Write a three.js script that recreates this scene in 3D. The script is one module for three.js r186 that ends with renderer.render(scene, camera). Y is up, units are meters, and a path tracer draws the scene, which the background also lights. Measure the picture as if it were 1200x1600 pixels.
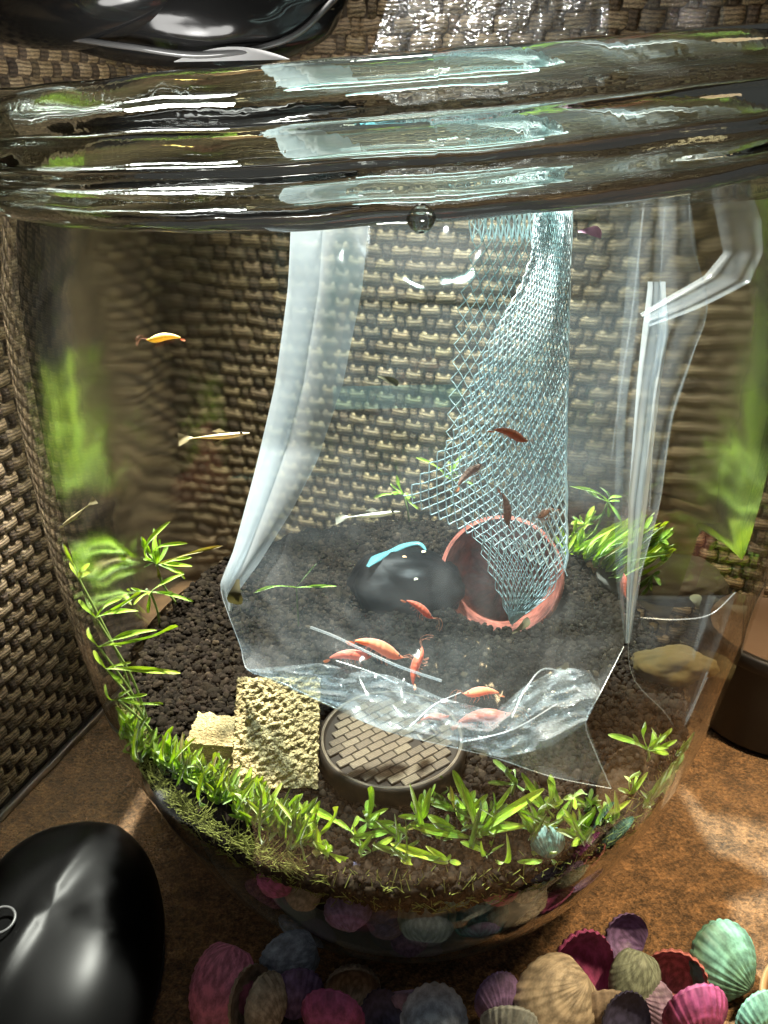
import * as THREE from 'three';
import { mergeGeometries, mergeVertices } from 'three/addons/utils/BufferGeometryUtils.js';
import { RoundedBoxGeometry } from 'three/addons/geometries/RoundedBoxGeometry.js';
import { ImprovedNoise } from 'three/addons/math/ImprovedNoise.js';

// ---------- camera, light, exposure ----------
const scene = new THREE.Scene();
const F = 1290, PITCH = 26.5 * Math.PI / 180, EYE = [-0.0095, 0.318, 0.30];
const camera = new THREE.PerspectiveCamera(2 * Math.atan(800 / F) * 180 / Math.PI, 0.75, 0.01, 20);
camera.position.set(...EYE);
camera.rotation.set(-PITCH, 0, 0);
scene.add(camera);
const renderer = new THREE.WebGLRenderer({ antialias: true });
renderer.setSize(768, 1024);
renderer.toneMapping = THREE.LinearToneMapping;
renderer.toneMappingExposure = 1.0;
renderer.shadowMap.enabled = true;
scene.background = new THREE.Color(0.046, 0.044, 0.042);   // the dim room
const KEY = { at: [-0.035, 0.62, -0.098], aim: [-0.022, 0.1, -0.006], cone: 0.53, power: 7.6, color: [1.0, 0.97, 0.90] };
const WARM_FILL = { at: [0.30, 0.60, 0.10], aim: [0.16, 0, 0.05], cone: 0.42, power: 1.9, color: [1.0, 0.74, 0.42] };  // added lamp that lifts the shells and table at the right

// ---------- helpers ----------
let seed = 7;
const rnd = () => { seed = (seed * 1664525 + 1013904223) >>> 0; return seed / 4294967296; };
const rr = (a, b) => a + (b - a) * rnd();
const N = new ImprovedNoise();
const noise = (x, y, z = 0) => N.noise(x, y, z);
const fbm = (x, y, z = 0) => noise(x, y, z) * 0.55 + noise(x * 2.1, y * 2.1, z * 2.1 + 5) * 0.28 + noise(x * 4.3, y * 4.3, z * 4.3 + 9) * 0.17;
const V = (x, y, z) => new THREE.Vector3(x, y, z);
const lerp = (a, b, t) => a + (b - a) * t;
const clamp = (x, a = 0, b = 1) => Math.min(b, Math.max(a, x));
const smooth = (a, b, x) => { const t = clamp((x - a) / (b - a)); return t * t * (3 - 2 * t); };
const poly = (pts, x) => { for (let i = 1; i < pts.length; i++) if (x <= pts[i][0]) { const [a, p] = pts[i - 1], [b, q] = pts[i]; return lerp(p, q, clamp((x - a) / (b - a))); } return pts[pts.length - 1][1]; };
const CP = Math.cos(PITCH), SP = Math.sin(PITCH);
const ray = (u, v) => V((u - 600) / F, (800 - v) / F * CP - SP, -(800 - v) / F * SP - CP);
// measured spots of the photograph turned into places in the jar: on the upright plane z, on the level y, or on a wall
const atZ = (u, v, z) => { const r = ray(u, v), t = (z - EYE[2]) / r.z; return V(EYE[0], EYE[1], EYE[2]).addScaledVector(r, t); };
const atY = (u, v, y) => { const r = ray(u, v), t = (y - EYE[1]) / r.y; return V(EYE[0], EYE[1], EYE[2]).addScaledVector(r, t); };
const eyeV = V(...EYE);
const camRight = V(1, 0, 0), camUp = V(0, CP, -SP), camBack = V(0, SP, CP);

const used = {};
const numbered = (n) => { const k = used[n] = (used[n] ?? -1) + 1; return k ? n + '_' + String(k).padStart(3, '0') : n; };
function shade(o) { o.castShadow = o.receiveShadow = true; return o; }
function tag(o, label, category, group) { o.userData = { label, category }; if (group) o.userData.group = group; return o; }
function thing(name, label, category, group) { const o = new THREE.Group(); o.name = numbered(name); scene.add(o); return tag(o, label, category, group); }
function part(name, geo, mat, parent, pos) { const m = shade(new THREE.Mesh(geo, mat)); m.name = parent === scene ? numbered(name) : name; if (pos) m.position.copy(pos); parent.add(m); return m; }
function struct(name, geo, mat) { const m = part(name, geo, mat, scene); m.userData = { kind: 'structure' }; return m; }
function grid(nu, nv, fn, closeU = false) {
  const p = [], uv = [], ix = [];
  for (let j = 0; j <= nv; j++) for (let i = 0; i <= nu; i++) { const q = fn(i / nu, j / nv); p.push(q.x, q.y, q.z); uv.push(q.u ?? i / nu, q.w ?? j / nv); }
  const W = nu + 1;
  for (let j = 0; j < nv; j++) for (let i = 0; i < nu; i++) { const a = j * W + i, b = a + 1, c = a + W, d = c + 1; ix.push(a, b, d, a, d, c); }
  let g = new THREE.BufferGeometry();
  g.setAttribute('position', new THREE.Float32BufferAttribute(p, 3));
  g.setAttribute('uv', new THREE.Float32BufferAttribute(uv, 2));
  g.setIndex(ix);
  if (closeU) { g.deleteAttribute('uv'); g = mergeVertices(g, 1e-6); }
  g.computeVertexNormals();
  return g;
}
const lathe = (pts, n = 96, a = 0, l = Math.PI * 2) => new THREE.LatheGeometry(pts.map(([r, y]) => new THREE.Vector2(r, y)), n, a, l);
const tube = (pts, r, sides = 6, seg = 0, closed = false) => new THREE.TubeGeometry(new THREE.CatmullRomCurve3(pts, closed), seg || pts.length * 5, r, sides, closed);
// tapered tube along points with radii [rx, ry]
function body(pts, radii, sides = 10, seg = 24) {
  const c = new THREE.CatmullRomCurve3(pts), fr = c.computeFrenetFrames(seg);
  const up = V(0, 0, 1);
  return grid(sides, seg, (a, t) => {
    const p = c.getPointAt(t), tg = c.getTangentAt(t), s = up.clone().cross(tg).normalize(), n = tg.clone().cross(s);
    const [rx, ry] = [0, 1].map((k) => { const x = t * (radii.length - 1), i = Math.min(radii.length - 2, Math.floor(x)); return lerp(radii[i][k], radii[i + 1][k], x - i); });
    const w = a * Math.PI * 2;
    return p.addScaledVector(s, -Math.cos(w) * ry).addScaledVector(n, Math.sin(w) * rx);
  }, true);
}
function strands(list, r, sides = 3) {   // many thin straight threads in one geometry
  const p = [], ix = [], d = V(), s = V(), t = V(), q = V();
  for (const [a, b] of list) {
    d.subVectors(b, a).normalize(); s.set(0.3, 0.2, 0.9).cross(d).normalize(); t.crossVectors(d, s);
    const o = p.length / 3;
    for (const e of [a, b]) for (let k = 0; k < sides; k++) { const w = k / sides * Math.PI * 2; q.copy(e).addScaledVector(s, Math.cos(w) * r).addScaledVector(t, Math.sin(w) * r); p.push(q.x, q.y, q.z); }
    for (let k = 0; k < sides; k++) { const k2 = (k + 1) % sides; ix.push(o + k, o + k2, o + sides + k2, o + k, o + sides + k2, o + sides + k); }
  }
  const g = new THREE.BufferGeometry();
  g.setAttribute('position', new THREE.Float32BufferAttribute(p, 3)); g.setIndex(ix); g.computeVertexNormals();
  return g;
}
function tex(w, h, fn, srgb) {
  const d = new Uint8Array(w * h * 4);
  for (let y = 0; y < h; y++) for (let x = 0; x < w; x++) { const c = fn(x / w, y / h), o = (y * w + x) * 4; for (let k = 0; k < 3; k++) d[o + k] = clamp(Array.isArray(c) ? c[k] : c) * 255; d[o + 3] = 255; }
  const t = new THREE.DataTexture(d, w, h); t.magFilter = THREE.LinearFilter; t.minFilter = THREE.LinearMipmapLinearFilter; t.generateMipmaps = true;
  t.wrapS = t.wrapT = THREE.MirroredRepeatWrapping; if (srgb) t.colorSpace = THREE.SRGBColorSpace; t.needsUpdate = true; return t;
}
const rgb = (r, g, b) => new THREE.Color().setRGB(r, g, b);
const std = (c, rough, o = {}) => new THREE.MeshPhysicalMaterial({ color: rgb(...c), roughness: rough, side: THREE.DoubleSide, ...o });
const thin = (c, rough, trans, o = {}) => new THREE.MeshPhysicalMaterial({ color: rgb(...c), roughness: rough, transmission: trans, thickness: 0, ior: 1.45, side: THREE.DoubleSide, ...o });
// noise for tiles, which repeat mirrored
const pn = (x, y, f, z = 0) => noise(x * f + z * 3.1, y * f + 7.7, z + 0.35);

// ---------- the setting: table and woven walls ----------
const corkBase = tex(512, 512, (x, y) => { const n = pn(x, y, 60), m = pn(x, y, 150, 3), k = pn(x, y, 14, 8); const v = 0.48 + n * 0.17 + m * 0.18 + k * 0.13; return [v * 0.91, v * 0.69, v * 0.47]; }, true);
const corkBump = tex(512, 512, (x, y) => 0.5 + pn(x, y, 60) * 0.4 + pn(x, y, 150, 3) * 0.4);
for (const t of [corkBase, corkBump]) t.repeat.set(16, 16);
const tableMat = std([1, 1, 1], 0.82, { map: corkBase, bumpMap: corkBump, bumpScale: 0.0012 });
struct('table_top', new THREE.BoxGeometry(1.9, 0.03, 1.5).translate(0.2, -0.0155, 0.25), tableMat);

const fibre = tex(96, 96, (x, y) => { const l = Math.abs(Math.sin(y * Math.PI * 4 + pn(x, y, 6) * 0.9)); return clamp(l * 0.75 + 0.15 + pn(x, y, 40, 2) * 0.5); });
const fibreCol = tex(96, 96, (x, y) => { const l = Math.abs(Math.sin(y * Math.PI * 4 + pn(x, y, 6) * 0.9)); const v = 0.5 + 0.32 * l + pn(x, y, 30, 2) * 0.35; return [v, v, v]; }, true);
const WEAVE = [[0.47, 0.335, 0.18], [0.40, 0.28, 0.145], [0.55, 0.40, 0.23], [0.35, 0.24, 0.125]];
const weftMat = WEAVE.map((c) => std(c, 0.62, { map: fibreCol, bumpMap: fibre, bumpScale: 0.0004 }));
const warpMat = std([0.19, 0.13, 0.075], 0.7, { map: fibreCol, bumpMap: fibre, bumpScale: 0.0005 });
const backingMat = std([0.07, 0.05, 0.032], 0.9);
const pillow = (w, h, d, bend, k) => grid(6, 4, (a, b) => { const x = a * 2 - 1, y = b * 2 - 1; const n = noise(a * 2 + k * 7, b * 3, k) * 0.0004; return { x: x * w / 2 + noise(b * 3, k * 3.1, 1) * 0.0005 * Math.abs(x), y: y * h / 2 + noise(a * 3, k * 2.1, 4) * 0.0004 * Math.abs(y), z: d * (1 - bend * x ** 4) * (1 - 0.35 * y ** 6) - (Math.max(Math.abs(x), Math.abs(y)) > 0.99 ? 0.0012 : 0) + n, u: a, w: b }; });

const weftGeo = [1, 2, 3].map((k) => pillow(0.0102, 0.0065, 0.0012, 0.60, k));
const warpGeo = pillow(0.0040, 0.0078, 0.0014, 0.2, 5).rotateZ(0);
function wovenWall(name, origin, along, y0, cols, rows, dir, CELL, ROW, warpOf) {
  const big = CELL / 0.0071, M4 = new THREE.Matrix4(), S4 = new THREE.Matrix4();
  const n = V(0, 1, 0).cross(along).normalize().multiplyScalar(dir), ang = Math.atan2(n.x, n.z);
  const backW = cols * CELL;
  const wall = struct(name, new THREE.BoxGeometry(backW + 0.02, rows * ROW + 0.02, 0.006).translate(0, 0, -0.0036), backingMat);
  wall.position.copy(origin).addScaledVector(along, backW / 2).add(V(0, y0 + rows * ROW / 2, 0));
  wall.rotation.y = ang;
  const flip = along.clone().applyAxisAngle(V(0, 1, 0), -ang).x > 0 ? 1 : -1, spots = [[], []];
  for (let j = 0; j < rows; j++) for (let i = 0; i < cols; i++) {
    const odd = (i + j) % 2, x = ((i + 0.5) * CELL - backW / 2) * flip + rr(-0.0004, 0.0004), y = (j + 0.5 - rows / 2) * ROW + rr(-0.0003, 0.0003);
    const w = wall.position.clone().add(V(x, y, 0).applyAxisAngle(V(0, 1, 0), ang)), c = w.clone().sub(eyeV);
    const fw = -c.z * CP - c.y * SP, pu = 600 + F * c.x / fw, pv = 800 - F * (c.y * CP - c.z * SP) / fw;
    const seen = fw > 0 && pu > -20 && pu < 1220 && pv > -20;
    spots[odd].push({ x, y, d: seen ? c.length() : 9, m: Math.floor(rnd() * 4), k: Math.floor(rnd() * 3), tw: rr(-0.09, 0.09), sx: rr(0.86, 1.12), sy: rr(0.9, 1.08) });
  }
  spots[0].sort((a, b) => a.d - b.d);
  spots[0].slice(0, 300).forEach((s) => { const m = part('woven_strand', weftGeo[s.k], weftMat[s.m], wall, V(s.x, s.y, 0)); m.rotation.z = s.tw; m.scale.set(big * s.sx, ROW / 0.0066 * s.sy, big); });
  const rest = spots[0].slice(300), col = new THREE.Color();
  const put = (nm, geo, mat, list, tint) => {
    const im = shade(new THREE.InstancedMesh(geo, mat, list.length)); im.name = nm; im.userData.kind = 'stuff';
    list.forEach((s, i) => { im.setMatrixAt(i, M4.makeRotationZ(s.tw).multiply(S4.makeScale(big * s.sx, ROW / 0.0066 * s.sy, big)).setPosition(s.x, s.y, 0)); const t = tint * (0.68 + 0.17 * s.m) * rr(0.88, 1.12); im.setColorAt(i, col.setRGB(t, t * rr(0.96, 1.02), t * rr(0.9, 1.04))); });
    wall.add(im);
  };
  put('woven_strands', weftGeo[0], weftMat[0], rest, 1);
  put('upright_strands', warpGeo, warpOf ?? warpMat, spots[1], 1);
  return wall;
}
const sideDir = V(0.318, 0, -0.948).normalize(), corner = V(-0.126, 0, -0.224), backDir = V(0.948, 0, 0.318).normalize();
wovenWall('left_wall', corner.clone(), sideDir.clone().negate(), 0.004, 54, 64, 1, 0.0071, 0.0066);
wovenWall('back_wall', corner.clone(), backDir, 0.004, 78, 52, -1, 0.0086, 0.0080, std([0.30, 0.205, 0.115], 0.7, { map: fibreCol, bumpMap: fibre, bumpScale: 0.0005 }));  // upright strands coloured lighter to stand in for the water haze
const strip = struct('wall_edge_strip', new RoundedBoxGeometry(0.40, 0.004, 0.0035, 2, 0.001), std([0.55, 0.55, 0.53], 0.28, { metalness: 1 }));
strip.position.copy(corner).addScaledVector(sideDir, -0.2).add(V(0.0035, 0.0022, 0)); strip.rotation.y = Math.atan2(-sideDir.z, sideDir.x);

// ---------- lamps (above the picture) ----------
function lamp(L, label, r) {
  const g = thing('ceiling_lamp', label, 'lamp');
  g.position.set(...L.at); g.lookAt(V(...L.aim)); // +z towards the aim
  part('housing', lathe([[0.0001, 0], [r * 1.1, 0], [r * 1.15, 0.012], [r * 0.6, 0.03], [0.0001, 0.032]], 40).rotateX(-Math.PI / 2), std([0.03, 0.03, 0.03], 0.4), g);
  const e = L.power * 4;
  part('lamp_diffuser', new THREE.CircleGeometry(r, 40).translate(0, 0, 0.0015), new THREE.MeshStandardMaterial({ color: 0x000000, emissive: rgb(...L.color), emissiveIntensity: e }), g);
  const s = new THREE.SpotLight(rgb(...L.color), L.power, 0, L.cone, 0.75, 2);
  s.position.copy(V(...L.at)).addScaledVector(V(...L.aim).sub(V(...L.at)).normalize(), 0.004); s.target.position.set(...L.aim);
  s.castShadow = true; s.shadow.radius = 1.0; s.shadow.mapSize.set(2048, 2048); s.name = 'lamp_light';
  scene.add(s, s.target);
}
lamp(KEY, 'round white lamp hanging above the jar', 0.03);
lamp(WARM_FILL, 'round warm lamp added above the right end of the table', 0.04);

// ---------- the jar ----------
const PROF = [[0, 0.068], [0.003, 0.0780], [0.012, 0.0868], [0.03, 0.0992], [0.06, 0.1125], [0.09, 0.1225], [0.12, 0.1285], [0.16, 0.1335], [0.20, 0.1355], [0.24, 0.1355], [0.27, 0.1335], [0.29, 0.1300], [0.300, 0.1285]];
const profC = new THREE.CatmullRomCurve3(PROF.map(([y, r]) => V(r, y, 0)));
const wallPts = profC.getPoints(70).map((p) => [p.x, p.y]);
const rAt = (y) => { for (let i = 1; i < wallPts.length; i++) if (y <= wallPts[i][1]) return lerp(wallPts[i - 1][0], wallPts[i][0], (y - wallPts[i - 1][1]) / (wallPts[i][1] - wallPts[i - 1][1])); return 0.128; };
const TILT = Math.tan(4.4 * Math.PI / 180);
const leanGeo = (g) => { const p = g.attributes.position; for (let i = 0; i < p.count; i++) p.setY(i, p.getY(i) + (p.getX(i) * TILT + 0.0035 * (p.getX(i) / 0.13) ** 2) * smooth(0.24, 0.305, p.getY(i))); g.computeVertexNormals(); return g; };
const inJar = (p, m = 0.005) => { const r = Math.hypot(p.x, p.z), R = rAt(clamp(p.y, 0, 0.3)) - m; if (r > R) { p.x *= R / r; p.z *= R / r; } return p; };
const WATER = 0.297;
const jar = thing('glass_jar', 'large round clear glass jar of water with ridged rim on the table', 'jar');
part('glass_wall', leanGeo(lathe(wallPts, 160)), thin([0.965, 0.985, 0.965], 0.0, 1, { ior: 1.4 }), jar);
const solidGlass = new THREE.MeshPhysicalMaterial({ color: rgb(0.97, 1, 0.98), roughness: 0.01, transmission: 1, thickness: 0.01, ior: 1.48, attenuationColor: rgb(0.75, 0.9, 0.8), attenuationDistance: 0.09 });
const rimBump = tex(512, 128, (x, y) => clamp(0.5 + pn(x, y, 14) * 0.5 + pn(x * 3, y, 40, 2) * 0.25)); rimBump.repeat.set(6, 2);
const rimGlass = solidGlass.clone(); rimGlass.bumpMap = rimBump; rimGlass.bumpScale = 0.00005;
const rimPts = [[0.1235,0.29824],[0.13,0.2965],[0.1355,0.29911],[0.1372,0.30216],[0.1352,0.3052],[0.1362,0.30694],[0.1392,0.30999],[0.1378,0.3139],[0.135,0.31607],[0.1362,0.31825],[0.1372,0.32129],[0.1345,0.32478],[0.129,0.32608],[0.1245,0.32434],[0.1226,0.31956],[0.1234,0.31346],[0.1222,0.3065],[0.1235,0.29824]];
const rimCurve = new THREE.CatmullRomCurve3(rimPts.map(([r, y]) => V(r, y, 0)));
const rimGeo = lathe(rimCurve.getPoints(90).map((p) => [p.x, p.y]), 220);
{ const p = rimGeo.attributes.position; for (let i = 0; i < p.count; i++) { const a = Math.atan2(p.getX(i), p.getZ(i)), y = p.getY(i), k = 1 + 0.0045 * noise(a * 3, y * 90, 2) + 0.0018 * noise(a * 12, y * 160, 5) + 0.0008 * noise(a * 34, y * 260, 8); p.setX(i, p.getX(i) * k); p.setZ(i, p.getZ(i) * k); p.setY(i, y + 0.0007 * noise(a * 6, y * 50, 9)); } }
part('rim', leanGeo(rimGeo), rimGlass, jar);
part('foot', lathe([[0.058, 0.0005], [0.074, 0.0005], [0.0775, 0.002], [0.0765, 0.0045], [0.068, 0.005], [0.058, 0.003], [0.058, 0.0005]], 120), thin([0.75, 0.85, 0.8], 0.12, 0.6, { clearcoat: 1 }), jar);  // glass whitened to stand in for the highlight line round the foot
part('glass_bead', new THREE.SphereGeometry(0.0029, 32, 24).scale(1, 1.1, 1), solidGlass, jar, atZ(658, 338, 0.1325));
// the water: its far side bends what stands behind the jar; its surface lies level just under the rim
const waterPts = wallPts.filter(([r, y]) => y > 0.095 && y < WATER).map(([r, y]) => [r - 0.0035, y]);
const waterMat = new THREE.MeshPhysicalMaterial({ color: rgb(0.93, 0.97, 0.86), roughness: 0.15, transmission: 1, thickness: 0.2, ior: 1.145 });
const waterGeo = grid(140, 56, (a, t) => { const x = t * (waterPts.length - 1), i = Math.min(waterPts.length - 2, Math.floor(x)), R = lerp(waterPts[i][0], waterPts[i + 1][0], x - i), y = lerp(waterPts[i][1], waterPts[i + 1][1], x - i), w = lerp(98 - 20 * smooth(0.150, 0.162, y), 283, a) * Math.PI / 180; return { x: Math.sin(w) * R, y, z: Math.cos(w) * R }; });
{ const p = waterGeo.attributes.position; for (let i = 0; i < p.count; i++) { const a = Math.atan2(p.getX(i), p.getZ(i)), y = p.getY(i), k = 1 + (1 + (a < -1.5 ? 0.9 * smooth(-2.95, -2.5, a) : 0)) * (0.0030 * noise(a * 4, y * 45, 2) + 0.0016 * noise(a * 7, y * 150, 5)); p.setX(i, p.getX(i) * k); p.setZ(i, p.getZ(i) * k); } waterGeo.computeVertexNormals(); }
const water = struct('water', waterGeo, waterMat);
part('water_surface', grid(40, 40, (a, b) => { const r = 0.1275 * b, w = a * Math.PI * 2; return { x: Math.sin(w) * r, y: WATER + 0.0012 * smooth(0.93, 1, b) + 0.0002 * noise(Math.sin(w) * r * 70, Math.cos(w) * r * 70, 3), z: Math.cos(w) * r }; }, true), thin([0.97, 1, 0.98], 0.0, 1, { ior: 1.33 }), water);

// ---------- soil ----------
const POT = [0.048, -0.052];
const potD = (x, z) => Math.hypot(x - POT[0] - 0.003, z - clamp(z, POT[1] - 0.026, POT[1]));
const SOIL = (x, z) => -0.042 * smooth(0.032, 0.025, potD(x, z)) + 0.094 + 0.004 * fbm(x * 22, z * 22, 1) + 0.010 * smooth(0.02, -0.11, z) + 0.003 * fbm(x * 60, z * 60, 4);
const onSoil = (u, v, lift = 0) => { let p = atY(u, v, 0.097); for (let i = 0; i < 6; i++) p = atY(u, v, SOIL(p.x, p.z) + lift); return inJar(p, 0.006); };
const soilMat = std([0.008, 0.0055, 0.0035], 0.95, { specularIntensity: 0.1 });
const soil = part('soil', grid(96, 70, (a, b) => {
  const w = a * Math.PI * 2; let r, y;
  if (b < 0.6) { const k = b / 0.6; r = (rAt(0.1) - 0.0055) * k; const x = Math.sin(w) * r, z = Math.cos(w) * r; return { x, y: SOIL(x, z) - 0.001, z }; }
  const k = (b - 0.6) / 0.4; y = lerp(SOIL(Math.sin(w) * 0.118, Math.cos(w) * 0.118) - 0.001, 0.006, k); const inset = 0.0055 + 0.010 * smooth(0.02, 0.35, k);
  r = rAt(y) - inset + 0.0015 * fbm(w * 12, y * 90, 2); return { x: Math.sin(w) * r, y, z: Math.cos(w) * r };
}, true), soilMat, scene);
soil.userData = { kind: 'stuff', label: 'dark brown grainy soil filling the lower third of the jar', category: 'soil' };
const lump = (k) => { const g = mergeVertices(new THREE.IcosahedronGeometry(1, 2).deleteAttribute('normal').deleteAttribute('uv')); const p = g.attributes.position; for (let i = 0; i < p.count; i++) { const v = V().fromBufferAttribute(p, i), s = 1 + 0.42 * noise(v.x * 1.3 + k * 9, v.y * 1.3, v.z * 1.3) + 0.24 * noise(v.x * 3.5, v.y * 3.5 + k * 5, v.z * 3.5); p.setXYZ(i, v.x * s, v.y * s * 0.85, v.z * s); } g.computeVertexNormals(); return g; };
{
  const grainMat = std([0.0112, 0.0084, 0.0058], 0.92, { specularIntensity: 0.12 }), list = [], q = new THREE.Quaternion(), e = new THREE.Euler(), col = new THREE.Color();
  const at = (x, y, z, s) => list.push([V(x, y, z), s]);
  for (let i = 0; i < 27000; i++) { const r = Math.sqrt(rnd()) * (rAt(0.1) - 0.007), w = rnd() * 6.2832, x = Math.sin(w) * r, z = Math.cos(w) * r, s = lerp(0.0005, 0.0019, Math.pow(rnd(), 1.5)) * (rnd() < 0.08 ? 1.4 : 1); if (potD(x, z) > 0.030) at(x, SOIL(x, z) + rr(-0.0006, 0.0012), z, s); }
  for (let i = 0; i < 5000; i++) { const w = rr(-1.35, 1.35), y = rr(0.05, 0.094), k = (0.094 - y) / 0.09, r = rAt(y) - 0.005 - 0.010 * smooth(0.02, 0.35, k) + rr(-0.001, 0.001); at(Math.sin(w) * r, y, Math.cos(w) * r, rr(0.001, 0.0022)); }
  const im = shade(new THREE.InstancedMesh(lump(1), grainMat, list.length)); im.name = 'soil_grains'; im.userData.kind = 'stuff';
  list.forEach(([p, s], i) => { q.setFromEuler(e.set(rnd() * 6, rnd() * 6, rnd() * 6)); im.setMatrixAt(i, new THREE.Matrix4().compose(p, q, V(s, s * rr(0.7, 1), s))); const t = rnd() < 0.02 ? rr(2.2, 3.6) : rr(0.35, 1.4); im.setColorAt(i, col.setRGB(t, t * rr(0.92, 1), t * rr(0.82, 1))); });
  soil.add(im);
}

// ---------- plants ----------
const leafGeo = [0, 1, 2, 3, 4].map((k) => grid(4, 16, (a, t) => {
  const c0 = 0.62 + 0.06 * (k % 3), w = 0.10 + 0.40 * (t < c0 ? smooth(-0.05, c0, t) : Math.sqrt(Math.max(0, 1 - ((t - c0) / (1.01 - c0)) ** 2))) - (t > 0.99 ? 0.08 : 0), x = a * 2 - 1, bend = [0.14, 0.26, -0.14, 0.38, 0.06][k];
  return { x: x * w * (1 - 0.0 * t), y: t, z: bend * Math.sin(Math.PI * t) + 0.10 * Math.abs(x) * w + 0.03 * Math.sin(t * 9 + k) * x };
}));
const leafCol = tex(64, 128, (x, y) => { const rib = Math.exp(-(((x - 0.5) * 14) ** 2)); const v = 0.78 + 0.16 * pn(x, y, 10) + 0.14 * pn(x, y, 40, 3) + 0.16 * rib; const old = smooth(0.55, 1, y + 0.5 * pn(x, y, 5, 7)) * 0.22; return [v * (1 - 0.2 * old), v * (1 - 0.7 * old), v * (0.85 - 0.15 * rib)]; }, true);
const leafMats = [[0.42, 0.74, 0.02], [0.29, 0.58, 0.02], [0.54, 0.82, 0.03], [0.17, 0.33, 0.02], [0.42, 0.36, 0.05]].map((c) => thin(c, 1.0, 0.42, { map: leafCol, bumpMap: leafCol, bumpScale: 0.0003 }));
const stemMat = std([0.17, 0.24, 0.05], 0.7);
function leafAt(parent, base, tip, width, k, m) {
  const d = tip.clone().sub(base), L = d.length(); d.normalize();
  const n = camBack.clone().add(V(rr(-0.5, 0.5), 0.55, rr(-0.3, 0.3))); n.addScaledVector(d, -n.dot(d)).normalize();
  const s = d.clone().cross(n).normalize(), o = part('leaf', leafGeo[k % 5], leafMats[m], parent);
  o.quaternion.setFromRotationMatrix(new THREE.Matrix4().makeBasis(s, d, n)); o.position.copy(base); if (rnd() < 0.03) o.material = leafMats[4];
  o.scale.set(width * 0.43, L, L * 0.8);
  return o;
}
// root: spot on the soil; crown: where the leaves spring from; leaves: tips in the photograph with width in metres
function plant(label, root, crownUV, leaves, group, mat = 0) {
  const b = onSoil(...root), g = thing('water_plant', label, 'water plant', group); g.position.copy(b);
  const c = crownUV ? inJar(atZ(crownUV[0], crownUV[1], b.z + 0.002)) : b.clone();
  const st = c.clone().sub(b);
  if (st.length() > 0.003) part('stem', tube([V(0, -0.003, 0), st.clone().multiplyScalar(0.5).add(V(rr(-1, 1) * 0.002, 0, rr(0, 1) * 0.002)), st], 0.00055, 5), stemMat, g);
  leaves.forEach(([u, v, w, dz = rr(-0.008, 0.010)], i) => { const tip = inJar(atZ(u, v, b.z + dz), 0.004); leafAt(g, st.clone(), tip.sub(b), (w ?? 3) * 0.001, i + leaves.length, rnd() < 0.25 ? (mat + 1) % 3 : mat); });
  leaves.slice(0, leaves.length - 1).forEach(([u, v, w], i) => { const [u2, v2] = leaves[(i + 1) % leaves.length], k = rr(0.3, 0.7), cu = crownUV ? crownUV[0] : root[0], cv = crownUV ? crownUV[1] : root[1], q = rr(0.55, 0.95); leafAt(g, st.clone(), inJar(atZ(lerp(cu, lerp(u, u2, k), q) + rr(-6, 6), lerp(cv, lerp(v, v2, k), q) + rr(-8, 4), b.z + rr(-0.008, 0.012)), 0.004).sub(b), (w ?? 3) * rr(0.0005, 0.0009), i + 2, rnd() < 0.5 ? 3 : mat); });
  return g;
}
plant('tall bushy bright green plant at the back left of the soil', [225, 925], [235, 880], [[178, 832, 5], [265, 815, 5], [225, 822, 4], [185, 868, 4.5], [165, 888, 4], [262, 850, 6], [240, 835, 5], [348, 853, 3.5], [300, 885, 4.5], [288, 905, 3], [288, 896, 4], [205, 875, 5]]);
plant('bright green plant with long arching leaves left of the tall back plant', [200, 965], [235, 925], [[288, 897, 4], [302, 940, 4], [190, 918, 3], [232, 930, 4], [120, 945, 4]]);
function standing(label, u, v, z, leaves, mat, group) {   // crown at a measured spot, the root straight below it on the soil
  const c = inJar(atZ(u, v, z), 0.006), g = thing('water_plant', label, 'water plant', group), b = V(c.x * 0.9, SOIL(c.x * 0.9, c.z * 0.9) - 0.002, c.z * 0.9); g.position.copy(b);
  const st = c.clone().sub(b); part('stem', tube([V(0, 0, 0), st.clone().multiplyScalar(0.5).add(V(0.003, 0, 0.001)), st], 0.0005, 5), stemMat, g);
  leaves.forEach(([lu, lv, w, dz = rr(-0.006, 0.006)], i) => leafAt(g, st.clone(), inJar(atZ(lu, lv, z + dz), 0.004).sub(b), w * 0.001, i, rnd() < 0.25 ? (mat + 1) % 3 : mat));
}
standing('short bright pair of leaves against the left glass, uppermost there', 118, 905, 0.042, [[90, 880, 4], [142, 893, 5], [94, 850, 3], [140, 880, 4]], 2);
standing('green plant with two long curved leaves at the left glass under the back plant', 150, 965, 0.046, [[216, 955, 4], [108, 940, 4], [220, 925, 3.5], [190, 935, 3]], 0);
standing('green plant with long upswept leaf at the left glass, halfway down', 150, 1012, 0.050, [[245, 985, 5], [112, 985, 4], [278, 978, 3], [190, 1010, 3]], 2);
standing('green plant with one long flat leaf pointing right at the left glass', 160, 1046, 0.054, [[282, 1052, 5], [130, 1020, 4], [192, 1068, 4], [205, 1035, 2.5]], 2);
standing('small curled green plant low on the left glass', 178, 1095, 0.058, [[205, 1078, 3], [222, 1101, 3.5], [255, 1100, 3], [160, 1070, 3], [230, 1085, 3]], 0);
plant('leafy plant with a five leaf star at the right front of the soil', [1012, 1185], [1012, 1172], [[950, 1148, 5.5], [1008, 1128, 4], [1021, 1142, 4], [1050, 1138, 4], [1058, 1156, 4], [1045, 1178, 5]]);
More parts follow.
